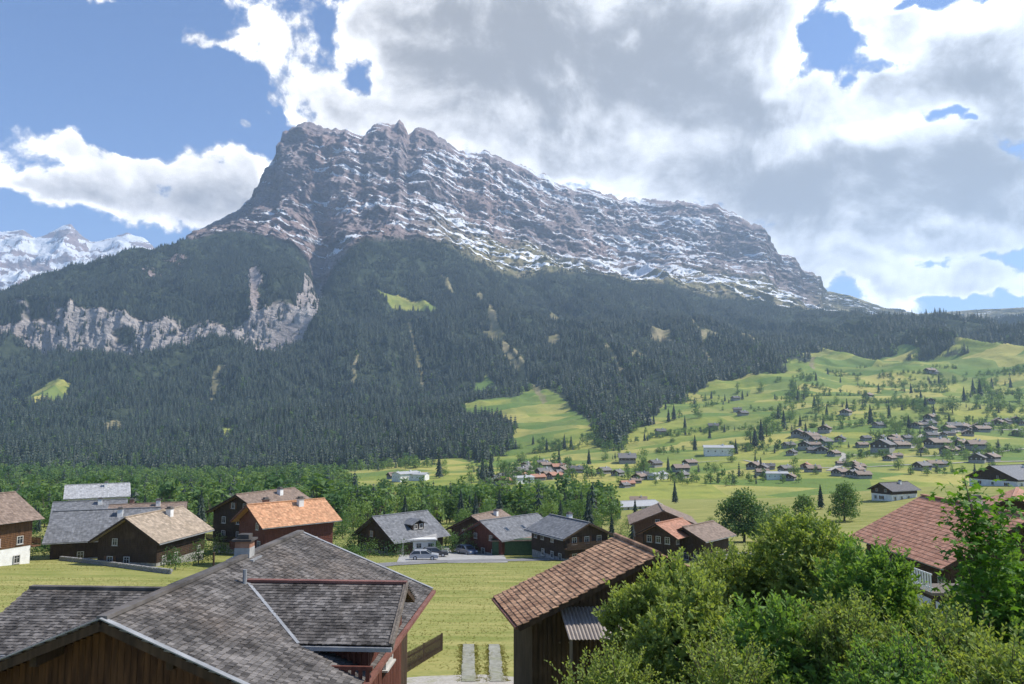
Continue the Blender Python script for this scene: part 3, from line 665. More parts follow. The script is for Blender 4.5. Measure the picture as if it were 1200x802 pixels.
# ------------------------------------------------------------------ individual trees
belt = []
con_proto = [conifer_mb(14, 2.5, 13, 7, 400+i) for i in range(2)]
brd_proto = [broad_mb(10, 8, 900, .62, 420+i, 10) for i in range(4)]
protos = []
for i, (m, t) in enumerate(con_proto):
    protos.append((tree_thing('spruce_tree', 'dark pointed spruce among leafy trees behind the village', 'tree', m, t, 'needle_leaf', (0, 0, 0), 0, 'trees in the belt behind the village'), 'c'))
for i, (m, t) in enumerate(brd_proto):
    protos.append((tree_thing('leafy_tree', 'round green leafy tree in the belt behind the village', 'tree', m, t, 'broad_leaf' if i % 2 == 0 else 'broad_leaf_dark', (0, 0, 0), 0, 'trees in the belt behind the village'), 'b'))
used = set()
def plant(kind, loc, sc, label=None, group=None, i=None):
    ids = [k for k, p in enumerate(protos) if p[1] == kind]; k = ids[(i if i is not None else random.randrange(99)) % len(ids)]; p = protos[k][0]
    if k not in used:
        used.add(k); o = p; o.location = loc; o.rotation_euler = (0, 0, random.uniform(0, 6.3)); o.scale = (sc, sc, sc)
        if label: o['label'] = label
        if group: o['group'] = group
        elif group is not None and 'group' in o: del o['group']
        return o
    o = dup(p, loc, random.uniform(0, 6.3), sc, label, group)
    if group is None: o['group'] = 'trees in the belt behind the village'; o['label'] = label or ('dark pointed spruce among leafy trees behind the village' if kind == 'c' else 'round green leafy tree in the belt behind the village')
    elif group == '' and 'group' in o: del o['group']
    return o
rr = random.Random(5)
nb = 0
while nb < 150:
    y = rr.uniform(172, 300); x = y*rr.uniform(-.78, .14)
    if abs(x) > 1e9: continue
    plant('c' if rr.random() < .22 else 'b', (x, y, ground_z(x, y)), rr.uniform(.5, .95)); nb += 1
FARG = 'scattered trees on the far meadow'
mt = [(1020, 498, 1.3), (1049, 505, 1.2), (1042, 490, .9), (992, 480, .8), (1060, 476, 1.1), (1078, 478, 1.2), (1085, 482, 1.1), (1105, 484, 1.2), (1117, 484, 1.4), (1095, 488, .9), (1113, 500, .7), (960, 482, 1.2), (955, 478, 1.1), (938, 500, .8), (930, 490, 1), (925, 495, 1), (918, 500, 1.1), (905, 505, 1.1), (898, 512, 1.2), (892, 518, 1.1), (885, 525, 1.1), (880, 520, 1), (912, 490, .9), (935, 470, 1.1), (945, 462, 1), (928, 458, 1.2), (1030, 460, 1), (1045, 455, 1.1), (1060, 452, .9),
      (1140, 462, 1.4), (1148, 466, 1.5), (1155, 460, 1.5), (1163, 458, 1.3), (1185, 455, 1.2), (1195, 470, 1.3), (1120, 450, 1), (1100, 450, .9), (1085, 455, .9), (1005, 447, .8), (985, 450, .8), (970, 440, .9), (1035, 440, .8), (790, 492, 1), (784, 494, .9), (818, 490, .9), (836, 505, .6), (815, 528, .9), (755, 555, .9), (752, 552, 1), (862, 532, .8), (850, 470, .8), (826, 470, .8), (834, 468, .9), (870, 468, .8), (890, 460, 1), (880, 480, .5), (640, 528, .8), (648, 527, .8), (655, 526, .8), (662, 527, .9), (670, 526, .8), (632, 530, .9), (625, 520, .7), (780, 480, .9), (560, 520, .9), (575, 522, .9), (590, 525, 1), (600, 520, .9), (608, 528, .8), (550, 530, .9), (515, 560, 1.1), (520, 558, .9), (565, 565, 1), (575, 562, 1), (600, 565, .9), (590, 570, .9), (690, 545, .7), (735, 470, .9), (1170, 480, 1.2), (1130, 470, 1.1), (1068, 462, 1), (1015, 470, .8), (965, 500, .7), (655, 545, .8), (612, 545, .8)]
for i, (px, py, s) in enumerate(mt):
    p = far_at(px, py); k = 'c' if (i*7) % 10 < 5 else 'b'
    plant(k, p-Vector((0, 0, .5)), s*rr.uniform(1.6, 2.3)*(.85 if k == 'c' else 1), ('dark narrow spruce standing apart on the far meadow' if k == 'c' else 'rounded leafy tree standing apart on the far meadow'), FARG)
for k in range(70):
    px, py = rr.uniform(700, 1195), rr.uniform(440, 560)
    if 760 < px < 930 and py < 520 and rr.random() < .6: continue
    p = far_at(px, py); c_ = rr.random() < .5
    plant('c' if c_ else 'b', p-Vector((0, 0, .5)), rr.uniform(.7, 1.5), ('dark narrow spruce standing apart on the far meadow' if c_ else 'rounded leafy tree standing apart on the far meadow'), FARG)
# ------------------------------------------------------------------ surveying helpers for the buildings
def same_z(px, py, z):
    d = px_dir(px, py); return d*(z/d.z)
def fit_slope(p0, pd, target):
    """pitch and length so that p0 + slope reaches the target pixel"""
    best = (1e9, 0, 0)
    for a in np.linspace(8, 50, 169):
        for s in np.linspace(1, 14, 261):
            q = p0+(pd*math.cos(R(a))-Vector((0, 0, 1))*math.sin(R(a)))*s
            if q.y < 1: continue
            x, y = proj(q); e = (x-target[0])**2+(y-target[1])**2
            if e < best[0]: best = (e, a, s)
    return best[1], best[2]
def ray_plane(px, py, o, n):
    d = px_dir(px, py); return d*(o.dot(n)/d.dot(n))
def len_to_px(o, d, px):
    lo, hi = 0, 30
    sgn = 1 if proj(o+d*.5)[0] > proj(o)[0] else -1
    for _ in range(50):
        m = (lo+hi)/2
        if (proj(o+d*m)[0]-px)*sgn < 0: lo = m
        else: hi = m
    return lo
def inside2(x, y, poly):
    r = False; j = len(poly)-1
    for i in range(len(poly)):
        xi, yi = poly[i]; xj, yj = poly[j]
        if (yi > y) != (yj > y) and x < (xj-xi)*(y-yi)/(yj-yi)+xi: r = not r
        j = i
    return r
def tiles(m, o, u, v, poly, tw, th, rd, thick=.025, lift=.018, rough=.3, stag=.5):
    """overlapping tiles on the plane o + u a + v b, clipped to poly in (a, b)"""
    n = u.cross(v).normalized()
    if n.z < 0: n = -n
    a1 = max(p[0] for p in poly); a0 = min(p[0] for p in poly); b1 = max(p[1] for p in poly); b0 = min(p[1] for p in poly)
    k = 0; b = b0
    while b < b1:
        off = (k % 2)*tw*stag; a = a0-off
        while a < a1:
            w = tw*rd.uniform(.92, .985)
            if inside2(a+tw/2, b+th*.5, poly):
                m.tint = rd.random(); h0 = rd.uniform(0, .004); h1 = lift+rd.uniform(0, thick*rough*2); sk = rd.uniform(-.012, .012); ex = th*1.18+rd.uniform(-.01, .01)
                P0 = [o+u*a+v*b+n*h0, o+u*(a+w)+v*b+n*h0, o+u*(a+w)+v*(b+ex+sk)+n*(h1), o+u*a+v*(b+ex-sk)+n*(h1+rd.uniform(-.006, .006))]
                T0 = [q+n*thick for q in P0]
                m.add(P0+T0, [(4, 5, 6, 7), (3, 2, 6, 7), (0, 3, 7, 4), (1, 5, 6, 2)])
            a += tw
        b += th; k += 1
    return m
def corr(m, o, u, v, lu, lv, pitch=.13, amp=.025):
    n = u.cross(v).normalized()
    if n.z < 0: n = -n
    k = int(lu/pitch*4); vs = []; fs = []
    for i in range(k+1):
        a = lu*i/k; h = amp*math.sin(a/pitch*2*PI)
        vs += [o+u*a+n*h, o+u*a+v*lv+n*h, o+u*a+n*(h-.012), o+u*a+v*lv+n*(h-.012)]
    for i in range(k): fs += [(4*i, 4*i+4, 4*i+5, 4*i+1), (4*i+2, 4*i+3, 4*i+7, 4*i+6), (4*i+1, 4*i+5, 4*i+7, 4*i+3), (4*i, 4*i+2, 4*i+6, 4*i+4)]
    m.add(vs, fs)
UPV = Vector((0, 0, 1))
# ------------------------------------------------------------------ foreground house with grey shingle roofs
hr = random.Random(21)
Rn = P(120, 728, 17.0); Rf = same_z(352, 625, Rn.z); zr = Rn.z
r = (Rf-Rn).normalized(); L = (Rf-Rn).length; p = Vector((r.y, -r.x, 0))
ang, se = fit_slope(Rf, p, (506, 692)); ca, sa = math.cos(R(ang)), math.sin(R(ang))
print('house pitch', ang, 'slope', se, 'length', L)
vr = p*ca-UPV*sa; vl = -p*ca-UPV*sa
house = thing('chalet', 'large dark timber house under grey shingle roofs, nearest to the viewer with a cross gable', 'house')
TH = .20
def slab_part(quads, th, name, mats, parent, drop=.0):
    m = MB()
    for q in quads: m.slab([x-UPV*drop for x in q], th)
    return m.build(name, mats, parent)
rf = slab_part([[Rn, Rf, Rf+vr*se, Rn+vr*se], [Rn, Rf, Rf+vl*se, Rn+vl*se]], .16, 'roof', 'dark_timber', house)
# cross gable on the right slope
nr_ = vr.cross(r).normalized(); Q1 = ray_plane(290, 684, Rn, nr_); Q2 = ray_plane(350, 757, Rn, nr_)
l1 = len_to_px(Q1, p, 475); l2 = len_to_px(Q2, p, 457)
w_ = Q2-Q1; vdn = w_-p*w_.dot(p); sd_ = vdn.length; vdn.normalize()
vdf = vdn-r*2*vdn.dot(r); c_ = w_.dot(p)
lift = UPV*.03
Q1 = Q1+lift; Q2 = Q2+lift
far_len = sd_*.92
cross = slab_part([[Q1, Q1+p*l1, Q2+p*l2, Q2], [Q1, Q1+p*l1, Q1+p*(l1-.15)+vdf*far_len, Q1+p*c_+vdf*far_len]], .14, 'cross_gable_roof', 'dark_timber', house)
m = MB(); tiles(m, Rn+UPV*.012, r, vr, [(-.05, 0.08), (L+.05, .08), (L+.05, se+.03), (-.05, se+.03)], .125, .135, hr)
tiles(m, Rn+UPV*.012, r, vl, [(-.05, .08), (L+.05, .08), (L+.05, se+.03), (-.05, se+.03)], .125, .135, hr)
m.build('shingle', 'slate_shingle', rf, 'stuff')
m = MB(); tiles(m, Q1+UPV*.012, p, vdn, [(0.02, .06), (l1+.03, .06), (c_+l2+.03, sd_+.03), (c_, sd_+.03)], .125, .125, hr, .02, .014)
tiles(m, Q1+UPV*.012, p, vdf, [(0.02, .06), (l1+.03, .06), (l1-.15, far_len), (c_, far_len)], .125, .125, hr, .02, .014)
m.build('shingle', 'slate_shingle', cross, 'stuff')
m = MB(); m.bar(Q1+UPV*.06, Q1+p*(l1+.04)+UPV*.06, .20, .07); m.build('ridge_cap', 'ridge_cap_brown', cross)
m = MB(); m.bar(Q1+UPV*.03-r*.03, Q2+UPV*.03-r*.03, .09, .04); m.build('flashing', 'lead_flashing', cross)
m = MB(); m.bar(Q1+p*(l1+.05)-UPV*.02, Q2+p*(l2+.05)-UPV*.02, .05, .2); m.bar(Q1+p*(l1+.03)+UPV*.06, Q2+p*(l2+.03)+UPV*.06, .13, .03); m.build('bargeboard', 'weathered_timber', cross)
m = MB(); m.bar(Q2-r*.04-UPV*.07, Q2+p*(l2+.05)-r*.04-UPV*.07, .12, .10); m.build('gutter', 'lead_flashing', cross)
m = MB(); m.bar(Rn-r*.03+UPV*.07, Rf+r*.03+UPV*.07, .24, .09); m.build('ridge_cap', 'slate_shingle', rf)
# bargeboards and gutters
for e, v, nm in ((Rn-r*.04, vr, 'bargeboard'), (Rn-r*.04, vl, 'bargeboard'), (Rf+r*.04, vr, 'bargeboard'), (Rf+r*.04, vl, 'bargeboard')):
    m = MB(); m.bar(e-UPV*.09, e+v*se-UPV*.09, .07, .19); m.build(nm, 'dark_timber', house)
    m = MB(); m.bar(e+UPV*.075, e+v*(se+.03)+UPV*.075, .15, .025); m.build('verge_trim', 'lead_flashing', house)
for v in (vr, vl):
    m = MB(); a = Rn+v*se+p*(.08 if v is vr else -.08)-UPV*.04; m.bar(a, a+r*L, .13, .11); m.build('gutter', 'ridge_cap_brown', house)
# walls
gh = Gz(Rn.x, Rn.y+L/2)-.5; wi = se*ca-.75; hz_ = zr-sa/ca*wi-.14
def walls(o, r, p, L, wi, zr, sl, zb, name, mats, parent, inset0, inset1):
    a, b = o+r*inset0, o+r*(L-inset1); m = MB()
    poly = [Vector((0, 0, 0))-p*wi+UPV*(zb-o.z), p*wi+UPV*(zb-o.z), p*wi-UPV*(sl*wi+.17), -UPV*.17, -p*wi-UPV*(sl*wi+.17)]
    m.prism([a+q for q in poly], b-a); return m.build(name, mats, parent)
wl = walls(Rn, r, p, L, wi, zr, sa/ca, gh, 'wall', 'dark_timber', house, 1.0, .8)
# upright boards on the near gable
m = MB(); x = -wi
while x < wi:
    h = -(abs(x+.08)*sa/ca)-.25; b0 = Rn+r*.98+p*x
    m.tint = hr.random(); mm = 'brown' if x else ''
    m.box((0, 0, 0), (1, 1, 1), Matrix.Translation(b0+p*.075+UPV*((h+gh-zr)/2)) @ Matrix(((p.x*.145, r.x*(.04+hr.uniform(0, .02)), 0, 0), (p.y*.145, r.y*.05, 0, 0), (0, 0, abs(h-(gh-zr)), 0), (0, 0, 0, 1)))); x += .155
m.build('gable_board', 'maroon_timber', wl, 'stuff')
for k in range(3):           # beam heads and purlins under the gable overhang
    for sgn in (-1, 1):
        q = Rn+(vr if sgn > 0 else vl)*(se*(.3+.32*k))-UPV*.28; m = MB(); m.bar(q+r*.02, q+r*1.3, .16, .2); m.build('purlin', 'dark_timber', house)
# cross gable body
yy0 = vdn.dot(r)*sd_; hw = abs(yy0)-.35
b0 = Q1+p*(c_*.2); b1 = Q1+p*(l1-.55); zc = Gz(b1.x, b1.y)-.4
m = MB(); dz = (sd_**2-yy0**2)**.5/abs(yy0)
m.prism([b0+r*hw+UPV*(zc-Q1.z), b0-r*hw+UPV*(zc-Q1.z), b0-r*hw-UPV*(dz*hw+.15), b0-UPV*.15, b0+r*hw-UPV*(dz*hw+.15)], b1-b0)
cw = m.build('cross_gable_wall', 'red_timber', house)
m = MB(); x = -hw+.02
while x < hw-.1:
    h = -(abs(x+.07)*dz)-.2; q = b1+r*(x+.07)+p*.02
    m.bar(q+UPV*(zc-Q1.z), q+UPV*h, .12, .035+hr.uniform(0, .02), up=p); x += .15
x = c_
while x < l1-.55:
    q = Q1+p*x-r*(hw+.02); m.bar(q+UPV*(zc-Q1.z), q-UPV*(dz*hw+.2), .035+hr.uniform(0, .02), .12, up=r); x += .15
m.build('wall_board', 'red_timber', cw, 'stuff')
# balcony rail at the foot of the cross gable
bq = Q1+p*(l1-2.4)-r*(hw+.75)-UPV*(dz*hw+1.45)
m = MB()
for hgt in (0, .9): m.bar(bq+UPV*hgt, bq+p*2.2+UPV*hgt, .08, .09)
for k in range(12): m.bar(bq+p*(.1+.18*k), bq+p*(.1+.18*k)+UPV*.9, .10, .025, up=r)
m.build('balcony_rail', 'red_timber', house)
def window_part(parent, c, ux, nrm, w=.9, h=1.15, frame='window_frame', shutters=None, glass='window_glass'):
    """a window on a wall: frame with cross bars, pane inset"""
    ux = Vector(ux).normalized(); nrm = Vector(nrm).normalized(); c = Vector(c)
    M = Matrix(((ux.x, nrm.x, 0, c.x), (ux.y, nrm.y, 0, c.y), (0, 0, 1, c.z), (0, 0, 0, 1)))
    f = MB()
    for s in (-1, 1):
        f.box((s*(w/2-.045), .03, 0), (.09, .10, h), M); f.box((0, .03, s*(h/2-.045)), (w-.18, .098, .09), M)
    f.box((0, .02, 0), (.05, .06, h-.18), M); f.box((0, .021, h*.14), (w-.18, .055, .04), M); f.box((0, .07, -h/2-.03), (w+.16, .16, .05), M)
    fo = f.build('window', frame, parent)
    g = MB(); g.box((0, .004, 0), (w-.17, .03, h-.17), M); g.build('pane', glass, fo)
    if shutters:
        for s in (-1, 1):
            q = MB(); q.box((s*(w/2+w*.26), .035, 0), (w*.48, .05, h*1.02), M); q.build('shutter', shutters, fo)
    return fo
for k in (-1.3, 1.2): window_part(house, Rn+r*.93+p*k-UPV*3.1, p, -r, 1.0, 1.1)
window_part(house, b1+p*.05-UPV*1.7, r, p, .9, 1.0)
# wing with a lower ridge to the left
W0 = same_z(38, 690, zr-.55); wp = -p
lw = (Rn+r*((W0-Rn).dot(r))-W0).dot(p)
va = -r*ca-UPV*sa; vb = r*ca-UPV*sa; sw = 3.3
for s_try in np.linspace(1, 6, 101):
    q = W0+va*s_try
    if proj(q+p*(0))[1] > 766: sw = s_try; break
wing = slab_part([[W0, W0+p*lw, W0+p*lw+va*sw, W0+va*sw], [W0, W0+p*lw, W0+p*lw+vb*sw, W0+vb*sw]], .14, 'wing_roof', 'dark_timber', house)
m = MB(); tiles(m, W0+UPV*.012, p, va, [(-.03, .06), (lw-1.0, .06), (lw-1.0-sw*ca*1.0, sw+.02), (-.03, sw+.02)], .125, .12, hr, .02, .014)
tiles(m, W0+UPV*.012, p, vb, [(-.03, .06), (lw-1.0, .06), (lw-2, sw+.02), (-.03, sw+.02)], .125, .12, hr, .02, .014); m.build('shingle', 'slate_shingle', wing, 'stuff')
m = MB(); m.bar(W0+UPV*.05-p*.04, W0+p*(lw-1.0)+UPV*.05, .2, .08); m.build('ridge_cap', 'slate_shingle', wing)
m = MB(); m.bar(W0+va*sw-r*.05-UPV*.05, W0+p*(lw-1-sw*ca)+va*sw-r*.05-UPV*.05, .12, .11); m.build('gutter', 'lead_flashing', wing)
for v in (va, vb): m = MB(); m.bar(W0-p*.03-UPV*.06, W0-p*.03+v*sw-UPV*.06, .06, .2); m.build('bargeboard', 'weathered_timber', wing)
walls(W0, p, -r, lw, sw*ca-.5, W0.z, sa/ca, gh, 'wing_wall', 'weathered_timber', house, .5, 0)
# chimney with a small roof
tc_ = len_to_px(Rn, r, 290); cb = Rn+r*tc_-p*.1
m = MB(); m.box(cb+UPV*.0, (.48, .48, .6)); ch = m.build('chimney', 'concrete', house)
m = MB(); m.box(cb+UPV*.40, (.46, .46, .22)); m.build('brick_top', 'brick', ch)
m = MB(); m.box(cb+UPV*.54, (.62, .62, .06)); m.box(cb+UPV*.64, (.36, .36, .14)); m.build('chimney_cap', 'slate_shingle', ch)
m = MB(); m.box(cb-UPV*.08, (.86, .86, .1)); m.build('flashing', 'lead_flashing', ch)
m = MB(); q = Rn+r*L*.42+vr*1.0; m.tube([q-UPV*.1, q+UPV*.45], .06, 8); m.build('vent_pipe', 'lead_flashing', house)
# ------------------------------------------------------------------ barn with a brown tile roof
br = random.Random(33)
Bn = P(772, 651, 33.0); Bf = same_z(723, 629.5, Bn.z); bl = (Bf-Bn).length; r2 = (Bf-Bn).normalized(); p2 = Vector((-r2.y, r2.x, 0))
a2, s2 = fit_slope(Bn, p2, (607, 735)); c2, n2 = math.cos(R(a2)), math.sin(R(a2)); v2 = p2*c2-UPV*n2; v3 = -p2*c2-UPV*n2
print('barn', bl, a2, s2)
barn = thing('barn', 'dark timber barn under a brown tile roof, below the big shrub on the slope', 'barn')
rf2 = slab_part([[Bn, Bf, Bf+v2*s2, Bn+v2*s2], [Bn, Bf, Bf+v3*s2*.75, Bn+v3*s2*.75]], .14, 'roof', 'dark_timber', barn)
m = MB(); tiles(m, Bn+UPV*.02, r2, v2, [(-.05, .1), (bl+.05, .1), (bl+.05, s2+.04), (-.05, s2+.04)], .17, .225, br, .03, .026, .35)
tiles(m, Bn+UPV*.02, r2, v3, [(-.05, .1), (bl+.05, .1), (bl+.05, s2*.75), (-.05, s2*.75)], .17, .225, br, .03, .026, .35); m.build('roof_tile', 'clay_tile', rf2, 'stuff')
m = MB(); k = 0
while k*.38 < bl:
    m.tint = br.random(); q = Bn+r2*(k*.38)+UPV*.06; m.tube([q, q+r2*.42+UPV*.02], [.13, .11], 8); k += 1
m.build('ridge_tile', 'clay_tile', rf2, 'stuff')
for e in (Bn-r2*.03, Bf+r2*.03):
    for v, ss in ((v2, s2), (v3, s2*.75)):
        m = MB(); m.bar(e-UPV*.07, e+v*ss-UPV*.07, .06, .22); m.build('bargeboard', 'dark_timber', barn)
m = MB(); e = Bn+v2*s2+p2*.07-UPV*.05; m.bar(e, e+r2*bl, .12, .10); m.build('gutter', 'ridge_cap_brown', barn)
gb = Gz(Bn.x, Bn.y)-.6
bw = walls(Bn, r2, p2, bl, s2*c2-.8, Bn.z, n2/c2, gb, 'wall', 'dark_timber', barn, .9, .6)
m = MB(); x = -(s2*c2-.8)
while x < s2*c2-.9:
    h = -(abs(x+.1)*n2/c2)-.3; q = Bn+r2*.88+p2*(x+.1); m.bar(Vector((q.x, q.y, gb)), q+UPV*h, .17, .04+br.uniform(0, .03), up=r2); x += .2
m.build('wall_board', 'dark_timber', bw, 'stuff')
for k in range(3):
    q = Bn+v2*(s2*(.25+.3*k))-UPV*.25; m = MB(); m.bar(q+r2*.05, q+r2*1.2, .15, .18); m.build('purlin', 'dark_timber', barn)
# lean-to with a corrugated roof on the gable
gp = Bn+r2*.86
def on_gable(px, py): return ray_plane(px, py, gp, r2)
t1, t2 = on_gable(655, 711), on_gable(722, 711); un = (t2-t1).normalized(); lu = (t2-t1).length
best = min(((abs(proj(t1-r2*1.5-UPV*d)[1]-750), d) for d in np.linspace(.1, 2, 96))); lv_ = (-r2*1.5-UPV*best[1])
m = MB(); corr(m, t1, un, lv_.normalized(), lu, lv_.length, .16, .03); lt = m.build('lean_to_roof', 'corrugated_metal', barn)
for k in (.1, lu-.1):
    q = t1+un*k+lv_*.93; m = MB(); m.bar(Vector((q.x, q.y, Gz(q.x, q.y)-.2)), q-UPV*.05, .12); m.build('post', 'weathered_timber', barn)
lad = ground_at(634, 786)
ldr = thing('ladder', 'grey wooden ladder leaning on the dark front of the barn', 'ladder')
top = on_gable(655, 752)-r2*.12; off = un*.42
for k, o_ in enumerate((Vector(), off)): m = MB(); m.bar(lad+o_, top+o_, .07, .05); m.build('rail', 'weathered_timber', ldr)
for k in range(7): m = MB(); q = lad.lerp(top, (k+.6)/7.4); m.bar(q, q+off, .045); m.build('rung', 'weathered_timber', ldr)
# ------------------------------------------------------------------ chalets of the village
def chalet(label, apex, D, dir_x, L, Wd, pitch, roofm, wallm='dark_timber', basem='white_plaster', base_h=2.4, nside=4, ngable=3, balcony=True, chimneys=1, shut=None, cat='chalet', dormer=False, sky=0, wf='window_frame', name='chalet', back=1, group=None):
    """apex: pixel of the near ridge end at depth D; dir_x: sideways step of the ridge per metre away"""
    A = P(apex[0], apex[1], D); u = Vector((dir_x, 1, 0)).normalized()*back; c = A+u*(L/2); gz_ = min(ground_z(c.x, c.y), ground_z(A.x, A.y))
    rise = Wd/2*math.tan(R(pitch)); top = A.z-gz_; H = top-rise
    print('%-26s eave %.1f D %.0f' % (label[:26], H, D))
    o = thing(name, label, cat, (c.x, c.y, gz_), math.atan2(u.y, u.x), group)
    hl, hw = L/2, Wd/2; og, oe = .9, .9; tp = math.tan(R(pitch)); th = .22
    m = MB()
    for s in (-1, 1):
        m.slab([(-hl, 0, top), (hl, 0, top), (hl, s*hw, H), (-hl, s*hw, H)], th)
    roof = m.build('roof', roofm, o)
    tr_ = random.Random(int(apex[0]+apex[1])); ux_ = Vector((1, 0, 0)); tw_, th_ = (.34, .40) if D < 70 else (.42, .44); tw_ = (2*hl+.1)/round((2*hl+.1)/tw_); sl_ = math.hypot(hw, top-H); m = MB()
    if D < 200:
        for s in (-1, 1):
            vv_ = Vector((0, s*hw, H-top)).normalized(); tiles(m, Vector((-hl, 0, top+.01)), ux_, vv_, [(-.05, .05), (2*hl+.05, .05), (2*hl+.05, sl_+.04), (-.05, sl_+.04)], tw_, th_, tr_, .025, .022, .12, 0)
        m.build('roof_tile', roofm, roof, 'stuff')
    m = MB(); m.bar((-hl, 0, top+.09), (hl, 0, top+.09), .34, .12); m.build('ridge_cap', roofm, roof)
    for e in (-hl-.03, hl+.03):
        for s in (-1, 1):
            m = MB(); m.bar((e, 0, top-.12), (e, s*hw, H-.12), .06, .26); m.build('bargeboard', wallm, o)
    for s in (-1, 1): m = MB(); m.bar((-hl, s*(hw+.08), H-.12), (hl, s*(hw+.08), H-.12), .14, .12); m.build('gutter', 'lead_flashing', o)
    wx, wy = hl-og, hw-oe; we = H+oe*tp-th*1.1; wt = top-th*1.1
    b = min(base_h, we-.3); m = MB(); m.box((0, 0, b/2-.6), (2*wx-.1, 2*wy-.1, b+1.2)); m.build('base_wall', basem, o)
    m = MB(); m.prism([(-wx, -wy, b), (-wx, wy, b), (-wx, wy, we), (-wx, 0, wt), (-wx, -wy, we)], (2*wx, 0, 0)); wall = m.build('wall', wallm, o)
    m = MB()                                     # log courses and corner heads stand proud
    z = b+.25
    while z < we-.1:
        for s in (-1, 1): m.box((0, s*(wy+.02), z), (2*wx, .05, .17)); m.box((s*(wx+.02), 0, z), (.05, 2*wy, .17))
        z += .24
    m.build('log_course', wallm, wall, 'stuff')
    def row(side, n, z, w=.9, h=1.1):
        wr = random.Random(int(apex[0]*3+z*10)+len(side)+ord(side[0]))
        if side in ('R', 'L'):
            sg = -1 if side == 'R' else 1
            for i in range(n):
              if wr.random() > .22: window_part(wall, (-wx+2*wx*(i+.5+wr.uniform(-.12, .12))/n, sg*(wy+.03), z), (1, 0, 0), (0, sg, 0), w, h, wf, shut)
        else:
            sg = -1 if side == 'G' else 1; span = 2*wy*.86 if z < we else 2*wy*.45
            for i in range(n):
              if wr.random() > .18: window_part(wall, (sg*(wx+.03), -span/2+span*(i+.5)/n, z), (0, 1, 0), (sg, 0, 0), w, h, wf, shut or ('brown_timber' if wr.random() < .5 else None))
    floors = [f for f in (1.2, 3.7, 6.0) if f+.65 < we] or [we*.5]
    for f in floors:
        row('R', nside, f); row('L', nside, f); row('G', ngable, f)
    if wt-floors[-1] > 2.9: row('G', 2, min(wt-1.7, floors[-1]+2.45), .8, .95)
    if balcony and len(floors) > 1:
        zb = 2.6; m = MB(); m.box((-wx-.62, 0, zb), (1.2, 2*wy+.6, .14)); bo = m.build('balcony', wallm, o)
        m = MB()
        for zz in (zb+.25, zb+.95): m.bar((-wx-1.18, -wy-.3, zz), (-wx-1.18, wy+.3, zz), .07, .09)
        k = -wy-.25
        while k < wy+.3: m.box((-wx-1.2, k, zb+.55), (.03, .13, .82)); k += .19
        m.build('railing', wallm, bo)
    for k in range(chimneys):
        cx_, cy_ = hl*(.25-.7*k), -hw*.22*(1 if k == 0 else -1); cz = top-abs(cy_)*tp
        m = MB(); m.box((cx_, cy_, cz+.25), (.75, .75, 1.5)); cm = m.build('chimney', 'white_plaster' if k == 0 else 'brick', roof)
        m = MB(); m.box((cx_, cy_, cz+1.06), (1.0, 1.0, .12)); m.box((cx_, cy_, cz+1.22), (.6, .6, .2)); m.build('chimney_cap', 'slate_shingle', o)
    if dormer:
        y0 = -hw*.62; zd = H+ (hw-abs(y0))*tp; dw = 2.6
        m = MB(); m.box((.6, y0+.35, zd+.35), (dw, 1.3, 1.3)); d = m.build('dormer', wallm, o)
        m = MB()
        for s in (-1, 1): m.slab([(.6, y0-.75, zd+1.75), (.6, y0+2.2, zd+1.75), (.6+s*(dw/2+.5), y0+2.2, zd+.9), (.6+s*(dw/2+.5), y0-.75, zd+.9)], .14)
        m.build('dormer_roof', roofm, d)
        for s in (-.6, .6): window_part(o, (.6+s, y0-.32, zd+.45), (1, 0, 0), (0, -1, 0), .8, .8, wf)
    for k in range(sky):
        y0 = -hw*.55; zd = H+(hw-abs(y0))*tp; xx = -hl*.5+k*hl*.55; q = Matrix.Translation((xx, y0, zd+.06)) @ Matrix.Rotation(R(pitch), 4, 'X')
        m = MB(); m.box((0, 0, 0), (.95, 1.25, .12), q); f = m.build('skylight', 'lead_flashing', roof)
        m = MB(); m.box((0, 0, .05), (.75, 1.05, .05), q); m.build('pane', 'window_glass', o)
    return o
chalet('dark timber chalet with a broad tan roof and white window frames at the field edge', (146, 607), 105, .16, 13.5, 10.6, 32, 'roof_tan', nside=4, ngable=3, base_h=1.0, basem='grey_stone')
chalet('brown roofed house with white ground floor, cut by the frame beside the field', (18, 577), 110, .40, 22, 12, 29, 'roof_brown', 'brown_timber', base_h=2.8, nside=6, back=-1)
chalet('low house with wide grey slate roof behind the tan roofed chalet', (62, 600), 118, 2.6, 15, 13, 30, 'roof_grey', chimneys=1, nside=5, ngable=2, balcony=False, base_h=.8, basem='grey_stone')
chalet('grey blue hipped-looking roof peeping over the wide grey slate roof', (62, 589), 150, 2.0, 13, 11, 27, 'roof_grey', chimneys=1, nside=4, balcony=False)
chalet('house showing only a long flat brown roof between grey roof and tan roof', (128, 592), 140, 2.5, 13, 10, 18, 'roof_brown', chimneys=2, nside=4, balcony=False)
chalet('pale grey roofed house standing among the trees behind the grey roofs', (76, 569), 185, 1.8, 14, 12, 24, 'roof_pale', 'white_plaster', nside=5, balcony=False, cat='house')
chalet('almost black chalet with white base behind the orange roof', (276, 580), 128, .5, 14, 13.5, 25, 'roof_brown', base_h=2.8, ngable=3)
chalet('red timber house under a bright orange tile roof', (289, 592), 108, 1.05, 12.2, 10, 28, 'roof_orange', 'red_timber', nside=5, chimneys=2, basem='red_timber')
chalet('dark chalet under a grey roof with a dormer, by the road', (436, 606), 134, .95, 12.5, 12.5, 31, 'roof_grey', nside=5, dormer=True, chimneys=0, base_h=1.1, basem='grey_stone')
chalet('dark gabled chalet at the rear of the red timber house with skylights', (552, 605), 152, .55, 12, 12, 26, 'roof_brown', chimneys=1, base_h=1.1, basem='grey_stone')
